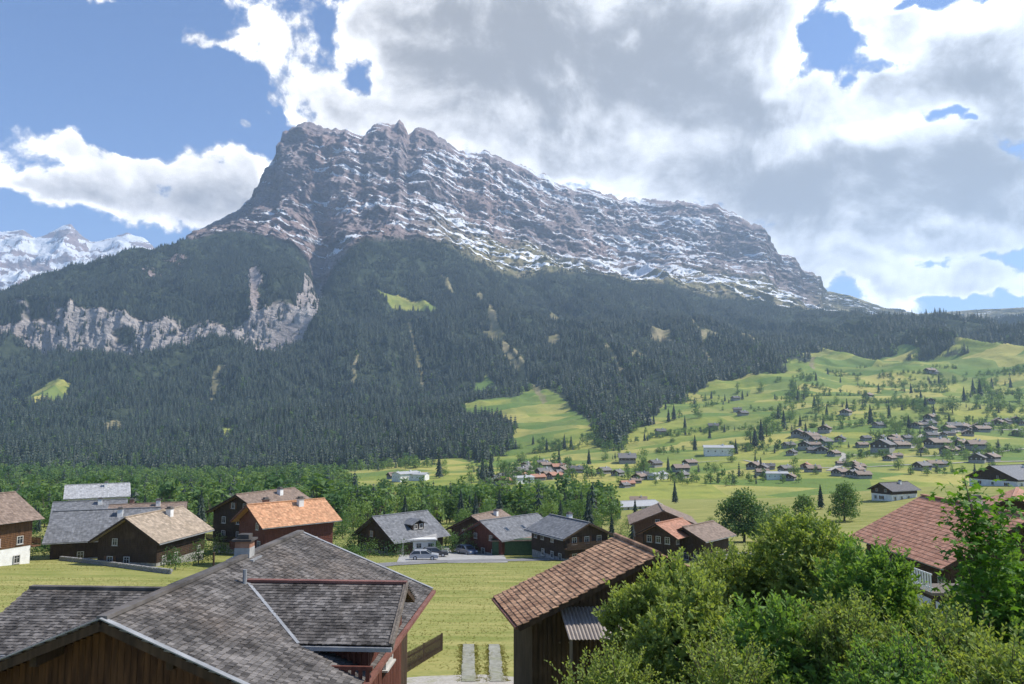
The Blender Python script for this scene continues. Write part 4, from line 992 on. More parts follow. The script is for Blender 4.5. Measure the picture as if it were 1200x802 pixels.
chalet('red timber house under a grey roof with two skylights, behind the car port', (562, 611), 136, 1.0, 15, 11, 27, 'roof_grey', 'red_timber', nside=5, sky=2, chimneys=0, base_h=1.1, basem='grey_stone')
chalet('dark chalet with grey roof rising over the barn ridge', (691, 613), 122, -.55, 12, 10, 24, 'roof_grey', chimneys=1, nside=4, base_h=1.1, basem='grey_stone')
chalet('orange brown chalet with broad gable behind two dark gables near the parked van', (778, 599), 140, .12, 13, 12, 22, 'roof_brown', 'brown_timber', chimneys=0, base_h=1.1, basem='grey_stone')
chalet('small chalet with a reddish roof in front of the orange brown gable', (768, 614), 124, .85, 9, 7.5, 27, 'roof_red', nside=3, chimneys=0, balcony=False, base_h=1.1, basem='grey_stone')
chalet('dark low chalet with brown roof next to the grey car', (800, 618), 124, .95, 10, 8, 25, 'roof_brown', nside=3, chimneys=0, balcony=False, base_h=1.1, basem='grey_stone')
chalet('long red tile roofed house behind the shrubs, white railed terrace below it', (1212, 606), 52, 0, 14, 12.5, 28, 'roof_red', nside=5, chimneys=1, ngable=4)
chalet('further red tile roof at the frame edge behind the bright young tree', (1188, 583), 88, .7, 14, 12, 25, 'roof_red', nside=4, chimneys=0)
chalet('large grey roofed farmhouse above the red roofs', (1160, 546), 285, 2.2, 26, 20, 24, 'roof_grey', nside=6, chimneys=1)
chalet('long pale roofed building on the sunny meadow beyond the village', (715, 588), 330, 2.6, 22, 15, 12, 'roof_pale', 'white_plaster', nside=7, chimneys=0, balcony=False, cat='building')
chalet('dark roofed chalet half hidden by shrub tops below the meadow lane', (1030, 566), 260, 2.2, 14, 10, 26, 'roof_dark', nside=4, chimneys=1)
# garage by the dormer chalet, car port of the red house
def strip(name, pts, w, m_, off=.05, zf=None, kind='structure', n=8):
    ctr = []
    for a, b in zip(pts[:-1], pts[1:]):
        for i in range(n): ctr.append(Vector(a).lerp(Vector(b), i/n))
    ctr.append(Vector(pts[-1])); vs = []; fs = []; k = 5
    for i, q in enumerate(ctr):
        d = (ctr[min(i+1, len(ctr)-1)]-ctr[max(i-1, 0)]); d.z = 0; d.normalize(); s = Vector((d.y, -d.x, 0))
        for j in range(k):
            t = q+s*(w*(j/(k-1)-.5)); vs.append((t.x, t.y, (zf or ground_z)(t.x, t.y)+off))
    for i in range(len(ctr)-1):
        for j in range(k-1): fs.append((i*k+j, i*k+j+1, (i+1)*k+j+1, (i+1)*k+j))
    m = MB(); m.add(vs, fs); return m.build(name, m_, None, kind)
road = [ground_at(x, y) for x, y in ((340, 676), (400, 668), (450, 662), (520, 658.5), (600, 657), (650, 656), (720, 654), (800, 652), (870, 650), (960, 652))]
strip('road', road, 5.2, 'asphalt', .07)
track = [ground_at(x, y) for x, y in ((549, 800), (549, 756))]; track2 = [ground_at(x, y) for x, y in ((582, 800), (579, 756))]
def worn(tr, seed):
    rd = random.Random(seed); m = MB(); n = 44; vs = []
    for i in range(n+1):
        q = tr[0].lerp(tr[1], i/n); k = .36; a, b_ = -k+rd.uniform(-.04, .04), k+rd.uniform(-.04, .04)
        for j in range(4): x = q.x+a+(b_-a)*j/3; vs.append((x, q.y, ground_z(x, q.y)+.05))
    m.add(vs, [(4*i+j, 4*i+j+1, 4*i+j+5, 4*i+j+4) for i in range(n) for j in range(3)]); m.build('path', 'track_concrete', None, 'structure')
worn(track, 1); worn(track2, 2)
strip('path', [ground_at(440, 806), ground_at(500, 800), ground_at(560, 798), ground_at(640, 804)], 2.6, 'gravel_path', .03)
strip('path', [ground_at(500, 660), ground_at(500, 640)], 9, 'concrete', .05); strip('path', [ground_at(560, 660), ground_at(560, 642)], 9, 'concrete', .055)
strip('path', [ground_at(825, 652), ground_at(828, 636)], 9, 'concrete', .055)
def surf_z(x, y):
    c = int(np.clip(round((x/(y*U)+1)/2*(NC-1)), 0, NC-1)); return float(np.interp(y, D_[:, c], Z2[:, c]))
for pts, w in (([(1062, 523), (1068, 526), (1076, 516), (1092, 509), (1120, 507), (1150, 505), (1190, 504), (1230, 503)], 6), ([(905, 549), (960, 549), (1000, 549), (1060, 546), (1130, 543), (1220, 541)], 4), ([(972, 552), (984, 546), (990, 534), (980, 531)], 6),
               ([(893, 543), (872, 540), (840, 541), (790, 546)], 3), ([(700, 582), (694, 590), (716, 594)], 4), ([(1000, 534), (1060, 536), (1120, 534), (1200, 527)], 3)):
    q = [far_at(*a) for a in pts]
    if min(v.y for v in q) > 505: strip('lane', q, w, 'gravel_path', .5, surf_z, n=10)
def slope_building(name, label, cat, c, rz, L, Wd, H, rise, wallm, roofm, door=None, windows=2):
    o = thing(name, label, cat, c, rz); m = MB(); m.box((0, 0, H/2-.4), (L-.5, Wd-.5, H+.8)); m.build('wall', wallm, o)
    m = MB(); m.slab([(-L/2, -Wd/2, H-rise/2), (L/2, -Wd/2, H-rise/2), (L/2, Wd/2, H+rise), (-L/2, Wd/2, H+rise)], .18); m.build('roof', roofm, o)
    y = -(Wd-.5)/2
    if door: m = MB(); m.box((-L*.25, y-.02, 1.05), (1.5, .08, 2.1)); m.build('door', door, o)
    for i in range(windows): window_part(o, (L*.02+L*.3*i, y-.02, 1.5), (1, 0, 0), (0, -1, 0), .9, .9)
    return o
g = ground_at(487, 651); slope_building('garage', 'white garage below the grey roof with the dormer', 'garage', g+Vector((0, 3, 0)), R(8), 6.5, 5.5, 2.6, .3, 'white_plaster', 'concrete', 'dark_timber')
g = ground_at(610, 652); slope_building('shed', 'green walled car port shed with a flat brown roof beside the road', 'shed', g+Vector((0, 3.5, 0)), R(4), 10.5, 5, 2.6, .2, 'shutter_green', 'roof_brown', None, 0)
g = ground_at(655, 650); slope_building('shed', 'small dark hut right of the green car port shed', 'shed', g+Vector((0, 3, 0)), R(4), 3, 3, 2.6, .25, 'dark_timber', 'roof_brown', None, 0)
# ------------------------------------------------------------------ cars
def car(label, loc, rz, col, van=False):
    o = thing('parked_car', label, 'van' if van else 'car', loc, rz)
    L, Wd = (4.5, 1.8); hb, hr_ = (.95, 1.45) if not van else (1.15, 1.95)
    prof = [(-L/2, .30), (-L/2, .62), (-L/2+.08, hb-.1), (-.95*L/2+.75, hb), (.9, hb), (L/2-.25, hb-.14), (L/2, .68), (L/2, .30)] if not van else [(-L/2, .3), (-L/2, hb), (1.2, hb), (L/2-.2, hb-.2), (L/2, .7), (L/2, .3)]
    m = MB(); m.prism([(x, -Wd/2, z) for x, z in prof], (0, Wd, 0)); m.build('body', col, o)
    x0, x1, x2, x3 = (-L/2+.15, -L/2+.7, .35, 1.15) if not van else (-L/2+.03, -L/2+.15, 1.0, 1.75)
    def cabin(e, zt, w0, w1, shr=0): return [(x0+e, -w0, hb-.02), (x3-e, -w0, hb-.02), (x3-e, w0, hb-.02), (x0+e, w0, hb-.02), (x1+shr, -w1, zt), (x2-shr, -w1, zt), (x2-shr, w1, zt), (x1+shr, w1, zt)]
    fs = [(0, 1, 5, 4), (1, 2, 6, 5), (2, 3, 7, 6), (3, 0, 4, 7), (4, 5, 6, 7)]
    m = MB(); m.add(cabin(0, hr_-.04, Wd/2-.05, Wd/2-.22), fs); m.build('window', 'window_glass', o)
    m = MB(); m.prism([(x1-.02, -(Wd/2-.2), hr_-.05), (x2+.02, -(Wd/2-.2), hr_-.05), (x2-.1, -(Wd/2-.25), hr_+.02), (x1+.1, -(Wd/2-.25), hr_+.02)], (0, Wd-.42, 0)); m.build('car_roof', col, o)
    m = MB()
    for s in (-1, 1):
        for a, b in ((x0, x1), ((x0+x3)/2, (x1+x2)/2), (x3, x2)): m.bar((a, s*(Wd/2-.04), hb-.03), (b, s*(Wd/2-.2), hr_-.02), .09, .05)
    m.build('pillar', col, o)
    for x in (-1.35, 1.35):
        for s in (-1, 1):
            m = MB(); m.tube([(x, s*(Wd/2-.2), .32), (x, s*(Wd/2+.01), .32)], .32, 14); wh = m.build('wheel', 'rubber', o)
            m = MB(); m.tube([(x, s*(Wd/2+.0), .32), (x, s*(Wd/2+.02), .32)], .2, 10); m.build('rim', 'chrome', wh)
    for s in (-1, 1):
        m = MB(); m.box((L/2-.04, s*.62, .68), (.12, .36, .16)); m.build('headlight', 'chrome', o)
        m = MB(); m.box((-L/2+.02, s*.66, .72), (.08, .26, .2)); m.build('tail_light', 'paint_red', o)
    return o
def at_g(px, py, off=.1): g = ground_at(px, py); g.z = ground_z(g.x, g.y)+off; return g
car('dark car parked right of the white garage', at_g(509, 653), R(8), 'paint_dark')
car('silver car parked in front of the white garage bushes', at_g(497, 656.5), R(2), 'paint_silver')
car('blue grey car at the red house with skylights', at_g(547, 650), R(-55), 'paint_blue')
car('silver car parked below the dark brown roofed chalet', at_g(818, 647), R(5), 'paint_silver')
car('white van at the end of the row by the tall dark tree', at_g(843, 643), R(12), 'paint_white', True)
# ------------------------------------------------------------------ small chalets on the meadows
def far_proto(name, roofm, wallm, L, Wd, H, pitch, base=None):
    o = obj(name, None); t = math.tan(R(pitch)); m = MB(); hl, hw = L/2-.8, Wd/2-.9
    m.box((0, 0, .3), (2*hl, 2*hw, 3.4)); m.build('base_wall', base or ('white_plaster' if wallm == 'white_plaster' else 'grey_stone'), o)
    e = H+.9*t-.2; m = MB(); m.prism([(-hl, -hw, 2.0), (-hl, hw, 2.0), (-hl, hw, e), (-hl, 0, H+Wd/2*t-.2), (-hl, -hw, e)], (2*hl, 0, 0)); w = m.build('wall', wallm, o)
    m = MB()
    for s in (-1, 1): m.slab([(-L/2, 0, H+Wd/2*t), (L/2, 0, H+Wd/2*t), (L/2, s*Wd/2, H), (-L/2, s*Wd/2, H)], .22)
    rf = m.build('roof', roofm, o); m = MB(); m.box((L*.15, -Wd*.1, H+Wd/2*t), (.9, .9, 1.6)); m.build('chimney', 'white_plaster', rf)
    for i in range(4):
        for sg in (-1, 1): m = MB(); m.box((-hl+2*hl*(i+.5)/4, sg*(hw+.02), 2.7), (.9, .1, .9)); m.build('window', 'weathered_timber', w)
    for i in range(3): m = MB(); m.box((-hl-.02, (i-1)*hw*.6, 3.0), (.1, .9, 1.0)); m.build('window', 'window_frame', w)
    return o
FP = [far_proto('chalet', rm, wm, *d) for rm, wm, d in (('roof_brown', 'dark_timber', (14, 12, 3.6, 27)), ('roof_slate', 'dark_timber', (13, 12, 3.8, 28)), ('roof_dark', 'brown_timber', (12, 10, 3.2, 29)), ('roof_pale', 'white_plaster', (20, 12, 5.2, 14)), ('roof_red', 'red_timber', (15, 11, 3.6, 26)))]
GRP = {0: 'brown roofed chalets scattered on the meadows', 1: 'grey roofed chalets scattered on the meadows', 2: 'small dark chalets scattered on the meadows', 3: 'pale roofed buildings scattered on the meadows', 4: 'red roofed houses scattered on the meadows'}
LAB = {0: 'small brown roofed dark timber chalet on the far green meadow', 1: 'small grey roofed dark timber chalet on the far green meadow', 2: 'tiny dark roofed hut on the far green meadow', 3: 'pale roofed white building on the far green meadow', 4: 'red roofed timber house on the far meadow'}
UNIQ = {(842, 533): 'long white walled building with pale red roof alone on the sunny slope', (1035, 528): 'big dark roofed farmhouse alone in the green below the lane junction', (1090, 437): 'highest brown roofed barn on the upper edge of the right meadows', (476, 562): 'white building beside the valley road at the forest foot', (735, 540): 'single grey roofed chalet at the top of the sunny centre meadow', (612, 566): 'pale flat roofed building in the hamlet beyond the wood'}
fc = [(935, 512, 0), (947, 514, 2), (925, 525, 2), (944, 527, 1), (960, 520, 0), (968, 521, 1), (984, 518, 2), (963, 531, 1), (945, 549, 4), (952, 553, 0), (1035, 530, 1, 1.5), (1048, 517, 0), (1062, 516, 2), (1055, 526, 0), (1098, 524, 0, 1.3), (1110, 523, 1), (1075, 502, 0), (1085, 501, 2), (1118, 504, 1), (1128, 503, 0), (1145, 502, 0), (1170, 496, 0, 1.2), (1180, 497, 2), (1190, 495, 0), (1143, 524, 1),
      (1080, 550, 1, 1.2), (1094, 548, 0), (1102, 547, 2), (1145, 542, 1, 1.3), (1162, 541, 0, 1.3), (910, 561, 3), (925, 562, 0), (902, 550, 2), (1090, 437, 0, 1.4), (1097, 437, 2), (1017, 466, 0), (992, 487, 0), (708, 555, 1), (694, 577, 0), (660, 555, 0), (650, 561, 4), (642, 560, 0), (612, 566, 3), (622, 575, 1, 1.2), (630, 563, 4), (655, 551, 4), (665, 552, 0), (735, 542, 1, 1.2), (842, 534, 3, 1.3), (750, 562, 0), (770, 562, 3), (775, 561, 1), (748, 574, 0), (800, 561, 1), (808, 560, 2), (775, 509, 2), (730, 578, 2), (745, 575, 2), (476, 563, 3, 1.2), (463, 562, 0), (488, 563, 3), (797, 553, 0), (862, 469, 2), (836, 501, 2), (864, 483, 2), (870, 487, 2), (885, 550, 0), (893, 552, 1), (600, 560, 0), (590, 568, 4), (1000, 558, 1), (985, 557, 0), (1010, 560, 0)]
fr_ = random.Random(8); usedp = set(); built = []
for cx_, cy_, n_, sx_, sy_ in ((1045, 522, 9, 26, 10), (1110, 508, 9, 36, 9), (950, 522, 8, 26, 14), (1165, 500, 7, 34, 9), (900, 556, 5, 30, 8), (640, 556, 9, 36, 9), (755, 566, 8, 40, 10), (1080, 480, 4, 50, 18), (800, 540, 4, 50, 14), (1130, 536, 6, 50, 8), (985, 548, 5, 30, 6), (590, 566, 5, 16, 6)):
    for i_ in range(n_): fc.append((cx_+fr_.gauss(0, .6)*sx_, cy_+fr_.gauss(0, .6)*sy_, fr_.choice((0, 0, 1, 2, 2, 4 if cx_ < 800 else 0)), fr_.uniform(.7, 1.15)))
for q in fc:
    px, py, k = q[:3]; s = q[3] if len(q) > 3 else 1.0; g = far_at(px, py)
    if py > 572 or g.y < 505: g = ground_at(px, py); g.z = ground_z(g.x, g.y)
    if any((g-h_).length < 9 for h_ in built): continue
    built.append(g.copy())
    lab = next((v for a, v in UNIQ.items() if abs(a[0]-px) < 3 and abs(a[1]-py) < 3), None)
    rz = fr_.uniform(-.3, 1.2); s *= fr_.uniform(.85, 1.1)*min(1.25, max(.75, g.y/700))
    if k not in usedp: usedp.add(k); o = FP[k]; o.location = g; o.rotation_euler = (0, 0, rz); o.scale = (s, s, s)
    else: o = dup(FP[k], g, rz, s)
    tag(o, lab or LAB[k], 'building' if k == 3 else 'chalet', GRP[k])
    if lab and 'group' in o: del o['group']
# ------------------------------------------------------------------ village greenery
def bush(px, py, h, w, label, name='bush', leafm='broad_leaf', n=700, leaf=.32, trunk=.02, g=None, cat='bush', group=None):
    g = g or ground_at(px, py); g.z = ground_z(g.x, g.y); m, t = broad_mb(h, w, n, leaf, int(px*7+py), 8, trunk); return tree_thing(name, label, cat, m, t, leafm, g, 0, group)
bush(205, 668, 3.0, 4.0, 'dark green bush at the corner of the tan roofed chalet', leafm='broad_leaf_dark', n=900, leaf=.22)
bush(232, 662, 3.6, 4.2, 'bright green bush between the tan roof and the chimney', n=900, leaf=.22)
bush(258, 650, 3.4, 5.0, 'green garden bush behind the chimney of the shingled roof', n=900, leaf=.25)
bush(60, 652, 2.0, 5.5, 'low wide bush in the garden left of the tan roofed chalet', leafm='broad_leaf_dark', n=800, leaf=.22)
bush(95, 650, 2.6, 4.5, 'rounded garden bush touching the dark gable of the tan roofed chalet', n=800, leaf=.22)
bush(30, 655, 1.6, 4.0, 'small bush at the white base of the frame-edge house', n=600, leaf=.2)
bush(556, 646, 4.8, 6.5, 'yellow green bush between the garage and the red house', n=1200, leaf=.3)
bush(530, 648, 3.2, 4.5, 'dark bush behind the dark parked car', leafm='broad_leaf_dark', n=900, leaf=.28)
bush(432, 652, 2.0, 8, 'clipped dark hedge below the dark gable of the dormer chalet', 'hedge', 'broad_leaf_dark', 900, .25, cat='hedge')
bush(463, 652, 2.0, 7, 'hedge running up to the white garage', 'hedge', 'broad_leaf_dark', 900, .25, cat='hedge')
bush(668, 645, 6.2, 6, 'light green tree left of the dark chalet over the barn ridge', 'garden_tree', n=1300, leaf=.34, cat='tree')
bush(782, 642, 4.2, 9, 'bright green rounded bush in front of the two dark gables', n=1800, leaf=.26)
bush(755, 645, 3.2, 5, 'low green bush below the small reddish roof', 'bush', 'broad_leaf_dark', n=900, leaf=.26)
bush(705, 652, 2.6, 5, 'grey green bush beyond the barn roof by the road', n=900, leaf=.26)
bush(872, 636, 11.8, 11.5, 'big dark rounded tree beside the white van', 'broadleaf_tree', 'broad_leaf_dark', 6500, .6, .05, cat='tree')
bush(915, 640, 8.5, 9, 'lighter leafy tree right of the big dark rounded tree', 'broadleaf_tree', 'broad_leaf', 4200, .5, .04, cat='tree')
bush(945, 632, 10, 9, 'leafy tree behind the tall shrub, left of its tip', 'broadleaf_tree', 'broad_leaf', 4200, .55, .04, cat='tree')
bush(990, 625, 11, 9, 'green tree standing left of the red tile roof', 'broadleaf_tree', 'broad_leaf_dark', 4200, .55, .04, cat='tree')
bush(1045, 668, 3.0, 7, 'dark bush under the eave of the long red tile roof', 'bush', 'broad_leaf_dark', n=1400, leaf=.22)
bush(640, 628, 9, 9, 'tall bright tree on the wood edge right of the red house', 'broadleaf_tree', 'broad_leaf', 2000, .5, .1, cat='tree')
for k_, (px, py, hh, ww, lm_, lab) in enumerate(((302, 652, 2.2, 4, 'broad_leaf', 'small bush under the red wall of the orange roofed house'), (335, 655, 2.6, 5, 'broad_leaf_dark', 'dark bush peeping over the ridge of the shingled roof'), (392, 652, 3.0, 5.5, 'broad_leaf', 'green bush on the open slope right of the orange roof'), (415, 655, 1.8, 4, 'broad_leaf_dark', 'low dark bush left of the dormer chalet'),
    (522, 640, 5, 4.5, 'broad_leaf', 'leafy bush in the gap between dormer chalet and red house'), (645, 652, 2.8, 3.4, 'broad_leaf', 'bush beside the small dark hut by the road'), (682, 655, 2.2, 4.5, 'broad_leaf_dark', 'dark bush left of the barn ridge by the road'), (735, 655, 2.4, 4, 'broad_leaf', 'bush just over the barn ridge end'), (846, 652, 2.4, 5, 'broad_leaf', 'bush in front of the white van'),
    (165, 655, 1.6, 3.0, 'broad_leaf', 'small bush before the dark gable of the tan roofed chalet'), (100, 640, 3.4, 4, 'broad_leaf', 'bright bush left of the tan roofed chalet gable'), (18, 648, 3.0, 4.5, 'broad_leaf_dark', 'dark bush behind the frame-edge house'), (262, 640, 5.5, 5, 'broad_leaf', 'small leafy tree between tan roof and orange roof'), (404, 628, 6.5, 6, 'broad_leaf_dark', 'dark leafy tree left behind the dormer chalet'), (515, 618, 7.5, 6, 'broad_leaf', 'bright leafy tree behind the right end of the dormer chalet'), (600, 610, 8, 7, 'broad_leaf_dark', 'dark leafy tree behind the skylight roof'))):
    bush(px, py, hh, ww, lab, 'bush' if hh < 5.2 else 'garden_tree', lm_, 900, .26, .02, None, 'bush' if hh < 5.2 else 'tree')
gr_ = random.Random(91)
for k in range(34):
    px = gr_.choice((gr_.uniform(-10, 130), gr_.uniform(225, 330), gr_.uniform(380, 440), gr_.uniform(500, 560), gr_.uniform(630, 860), gr_.uniform(20, 660))); py = gr_.uniform(638, 652) if k % 3 else gr_.uniform(618, 632)
    o = bush(px, py, gr_.uniform(1.6, 4.6), gr_.uniform(3, 5.5), 'green garden bush among the village houses', 'bush', gr_.choice(('broad_leaf', 'broad_leaf_dark')), 700, .26, .02, None, 'bush', 'garden bushes among the village houses')
for (px, py, s, lab) in ((745, 640, .72, 'small dark conifer behind the barn ridge'), (717, 632, .45, 'very small dark conifer near the pale building'), (791, 590, .85, 'narrow dark conifer standing alone on the meadow left of the dark tree'), (963, 620, .6, 'dark slim conifer among the shrub tops')):
    g = ground_at(px, py); g.z = ground_z(g.x, g.y); plant('c', g, s, lab, '')
g = far_at(930, 558); plant('b', g, 1.5, 'tall yellow green tree rising between the meadow chalets', '')
# low garden wall of stones before the tan roofed chalet
gw = thing('garden_wall', 'low grey stone wall along the field before the tan roofed chalet', 'wall'); sr = random.Random(4)
a, b = ground_at(70, 657), ground_at(200, 673); st = MB(); st.box((0, 0, 0), (1, 1, 1)); stm = st.mesh('stone', 'grey_stone'); nS = int((b-a).length/.55)
for i in range(nS):
    for k in range(2):
        q = a.lerp(b, (i+.5+.5*k)/nS); o = obj('stone', stm, gw); o.location = (q.x, q.y, ground_z(q.x, q.y)+.15+.3*k); o.scale = (sr.uniform(.46, .56), sr.uniform(.3, .42), sr.uniform(.26, .31)); o.rotation_euler = (sr.uniform(-.06, .06), sr.uniform(-.06, .06), math.atan2((b-a).y, (b-a).x)+sr.uniform(-.1, .1))
# brown picket fence right of the shingled house, white fence under the red roof
def picket(label, name, a, b, h, w, gap, m_, rails=2):
    f = thing(name, label, 'fence'); n = int((b-a).length/gap); d = (b-a).normalized(); pm = MB(); pm.prism([(-w/2, -.015, -.1), (w/2, -.015, -.1), (w/2, -.015, h-.06), (0, -.015, h), (-w/2, -.015, h-.06)], (0, .03, 0)); me = pm.mesh('picket', m_); az = math.atan2(d.y, d.x)
    for i in range(n+1):
        q = a+d*(i*gap); o = obj('picket', me, f); o.location = (q.x, q.y, ground_z(q.x, q.y)+.05); o.rotation_euler = (0, 0, az)
    nrm = Vector((d.y, -d.x, 0))*-.04
    for k in range(rails):
        m = MB(); z = h*(.25+.5*k); m.bar(Vector((a.x, a.y, ground_z(a.x, a.y)+z))+nrm, Vector((b.x, b.y, ground_z(b.x, b.y)+z))+nrm, .05, .08); m.build('rail', m_, f)
    for q in (a, (a+b)/2, b): m = MB(); q2 = Vector((q.x, q.y, ground_z(q.x, q.y))); m.bar(q2+nrm*2-UPV*.3, q2+nrm*2+UPV*h, .1); m.build('post', m_, f)
picket('brown picket fence beside the shingled house at the field edge', 'picket_fence', ground_at(474, 790), ground_at(519, 762), 1.0, .10, .21, 'dark_timber')
tf = thing('terrace', 'wooden terrace on posts with white slat railing below the long red tile roof', 'terrace')
ta_, tb_ = P(1064, 684, 47), P(1092, 694, 44.5); tb_.z = ta_.z; td = (tb_-ta_).normalized(); tn = Vector((-td.y, td.x, 0)); tn = tn if tn.x > 0 else -tn
m = MB(); m.slab([ta_, tb_, tb_+tn*3.5, ta_+tn*3.5], .16); m.build('deck', 'weathered_timber', tf)
pm = MB(); pm.box((0, 0, .55), (.12, .04, 1.05)); pme = pm.mesh('slat', 'white_paint'); n = int((tb_-ta_).length/.27)
for i in range(n+1): o = obj('slat', pme, tf); o.location = ta_+td*(i*.27); o.rotation_euler = (0, 0, math.atan2(td.y, td.x))
for z in (.25, 1.02): m = MB(); m.bar(ta_+UPV*z+tn*.05, tb_+UPV*z+tn*.05, .05, .08); m.build('rail', 'white_paint', tf)
for q in (ta_+tn*.15+td*.15, tb_+tn*.15-td*.15, ta_+tn*3.3, tb_+tn*3.3): m = MB(); m.bar(Vector((q.x, q.y, ground_z(q.x, q.y)-.3)), q-UPV*.1, .16); m.build('post', 'dark_timber', tf)
g = ground_at(250, 668); m = MB(); m.tube([g-UPV*.2, g+UPV*2.2], [.16, .13], 8); m.tube([g+UPV*2.2, g+UPV*2.3], [.2, .1], 8); o = m.build('garden_post', 'dark_timber'); tag(o, 'dark thick post in the garden left of the chimney', 'post')
# ------------------------------------------------------------------ foreground shrubs
def shoot_tree(name, label, cat, base, h, w, nshoot, leaf, leafm, seed, low=.25, per=16, slen=(.35, .8), up=.75, fill=3000, asp=.52, lobes=7, d=None):
    rd = random.Random(seed); m = MB(); t = MB(); cs = []; dp = d or w
    for i in range(lobes):
        a = 2*PI*i/lobes+rd.uniform(-.4, .4); rr = rd.uniform(.18, .36); f = rd.uniform(low, .82)
        q = rd.uniform(.17, .27); k = 1-max(0, f-.55)*1.1
        cs.append((Vector((w*rr*math.cos(a)*k, dp*rr*math.sin(a)*k, h*f)), Vector((w*q*1.15, dp*q*1.15, h*rd.uniform(.12, .2)))))
    cs.append((Vector((0, 0, h*.80)), Vector((w*.22, dp*.22, h*.15))))
    leaf_cloud(m, [(c, (q.x, q.y, q.z)) for c, q in cs], int(fill*3.2), leaf*1.2, rd, .4, .6, .35)
    def leafq(p, dr, s, tint):
        dr = dr.normalized(); sd = dr.cross(Vector((rd.gauss(0, 1), rd.gauss(0, 1), rd.gauss(0, 1)))).normalized(); nn = dr.cross(sd)
        m.tint = tint; b = p+dr*s*.5; m.add([p, b+sd*s*asp*.5+nn*s*.06, p+dr*s-nn*s*.10, b-sd*s*asp*.5+nn*s*.06], [(0, 1, 2, 3)])
    for k in range(nshoot):
        c, q = cs[rd.randrange(len(cs))]; dv = Vector((rd.gauss(0, 1), rd.gauss(0, 1)-.25, rd.gauss(.25, .8))).normalized()
        p = Vector((c.x+dv.x*q.x*.85, c.y+dv.y*q.y*.85, c.z+dv.z*q.z*.85)); ln = rd.uniform(*slen)
        dr = (dv*.6+UPV*up*rd.uniform(.4, 1.1)+Vector((rd.gauss(0, .25), rd.gauss(0, .25), 0))).normalized(); bend = Vector((rd.gauss(0, .2), rd.gauss(0, .2), -.15)); pts = [p]
        base_t = rd.uniform(.2, .6)
        for j in range(per):
            f = j/per; q2 = p+dr*ln*f+bend*ln*f*f*.5; az = j*2.4+rd.uniform(-.5, .5)
            ld = dr*.75+Vector((math.cos(az), math.sin(az), rd.uniform(-.2, .3)))*.8
            leafq(q2, ld, leaf*rd.uniform(.7, 1.2)*(1-.35*f), min(1, base_t+.45*f+rd.uniform(-.1, .1)))
        t.tube([p, p+dr*ln*.5+bend*ln*.12, p+dr*ln*.9+bend*ln*.4], [.010, .007, .003], 3)
    t.tube([(0, 0, -.6), (0, 0, h*.2)], [h*.018, h*.015], 7)
    for c, q in cs:
        mid = Vector((c.x*.45+rd.uniform(-.1, .1), c.y*.45, h*.2+(c.z-h*.2)*.55)); t.tube([(0, 0, h*.15), mid, c, c+(c-mid)*.5], [h*.012, h*.008, h*.005, .008], 5)
    return tree_thing(name, label, cat, m, t, leafm, base, 0, None)
def base_at(px, D): g = P(px, 700, D); return Vector((g.x, g.y, Gz(g.x, g.y)))
def by_top(px, top, D):
    b = base_at(px, D); return b, P(px, top, D).z-b.z
b, h = by_top(792, 648, 21); shoot_tree('shrub_tree', 'tall yellow green shrub covering the right side of the barn', 'shrub', b, h, 4.0, 900, 0.203, 'shrub_leaf', 51, .12)
b, h = by_top(815, 668, 19); shoot_tree('shrub_tree', 'dense shrub between the barn shrub and the darker one, reaching the frame bottom', 'shrub', b, h, 3.4, 800, 0.189, 'shrub_leaf', 52, .1)
b, h = by_top(945, 594, 24); shoot_tree('shrub_tree', 'light topped tall shrub in the middle of the right thicket', 'shrub', b, h, 6.0, 1500, 0.216, 'shrub_leaf', 53, .25)
b, h = by_top(1015, 628, 20); shoot_tree('shrub_tree', 'greener broad shrub left of the white terrace railing', 'shrub', b, h, 5.0, 1300, 0.203, 'shrub_leaf_green', 54, .15)
b, h = by_top(905, 690, 16); shoot_tree('shrub_tree', 'dark green low shrub at the frame bottom below the light topped one', 'shrub', b, h, 3.6, 900, 0.176, 'shrub_leaf_green', 55, .1)
b, h = by_top(1120, 712, 15); shoot_tree('shrub_tree', 'yellow green low shrub at the frame bottom on the far right', 'shrub', b, h, 4.4, 1300, 0.149, 'shrub_leaf', 56, .1, up=.6)
b, h = by_top(1030, 745, 13.5); shoot_tree('shrub_tree', 'fine leaved shrub at the frame bottom next to the yellow green one', 'shrub', b, h, 3.2, 900, 0.135, 'shrub_leaf_green', 57, .1, up=.6)
b, h = by_top(1200, 640, 17); shoot_tree('shrub_tree', 'dark green leafy shrub cut by the frame edge', 'shrub', b, h, 3.8, 900, 0.203, 'shrub_leaf_green', 58, .15)
b, h = by_top(1200, 735, 12.5); shoot_tree('shrub_tree', 'pale leaved corner shrub at the lower frame corner', 'shrub', b, h, 3.0, 900, 0.135, 'shrub_leaf', 59, .1, up=.5)
b, h = by_top(860, 634, 26); shoot_tree('shrub_tree', 'pale shrub rising just behind the barn shrub', 'shrub', b, h, 4.6, 900, .16, 'shrub_leaf', 61, .2)
b, h = by_top(1078, 698, 19); shoot_tree('shrub_tree', 'shrub directly under the white terrace railing', 'shrub', b, h, 3.6, 900, .14, 'shrub_leaf', 62, .15)
b, h = by_top(975, 690, 15.5); shoot_tree('shrub_tree', 'leafy shrub in front of the greener broad one at the frame bottom', 'shrub', b, h, 3.4, 1000, .12, 'shrub_leaf', 63, .1)
b, h = by_top(850, 735, 14.5); shoot_tree('shrub_tree', 'low leafy shrub at the frame bottom before the dense barn side shrub', 'shrub', b, h, 3.0, 900, .11, 'shrub_leaf', 64, .1)
b, h = by_top(720, 755, 16.5); shoot_tree('shrub_tree', 'small shrub at the frame bottom below the barn wall', 'shrub', b, h, 2.6, 800, .12, 'shrub_leaf', 65, .1)
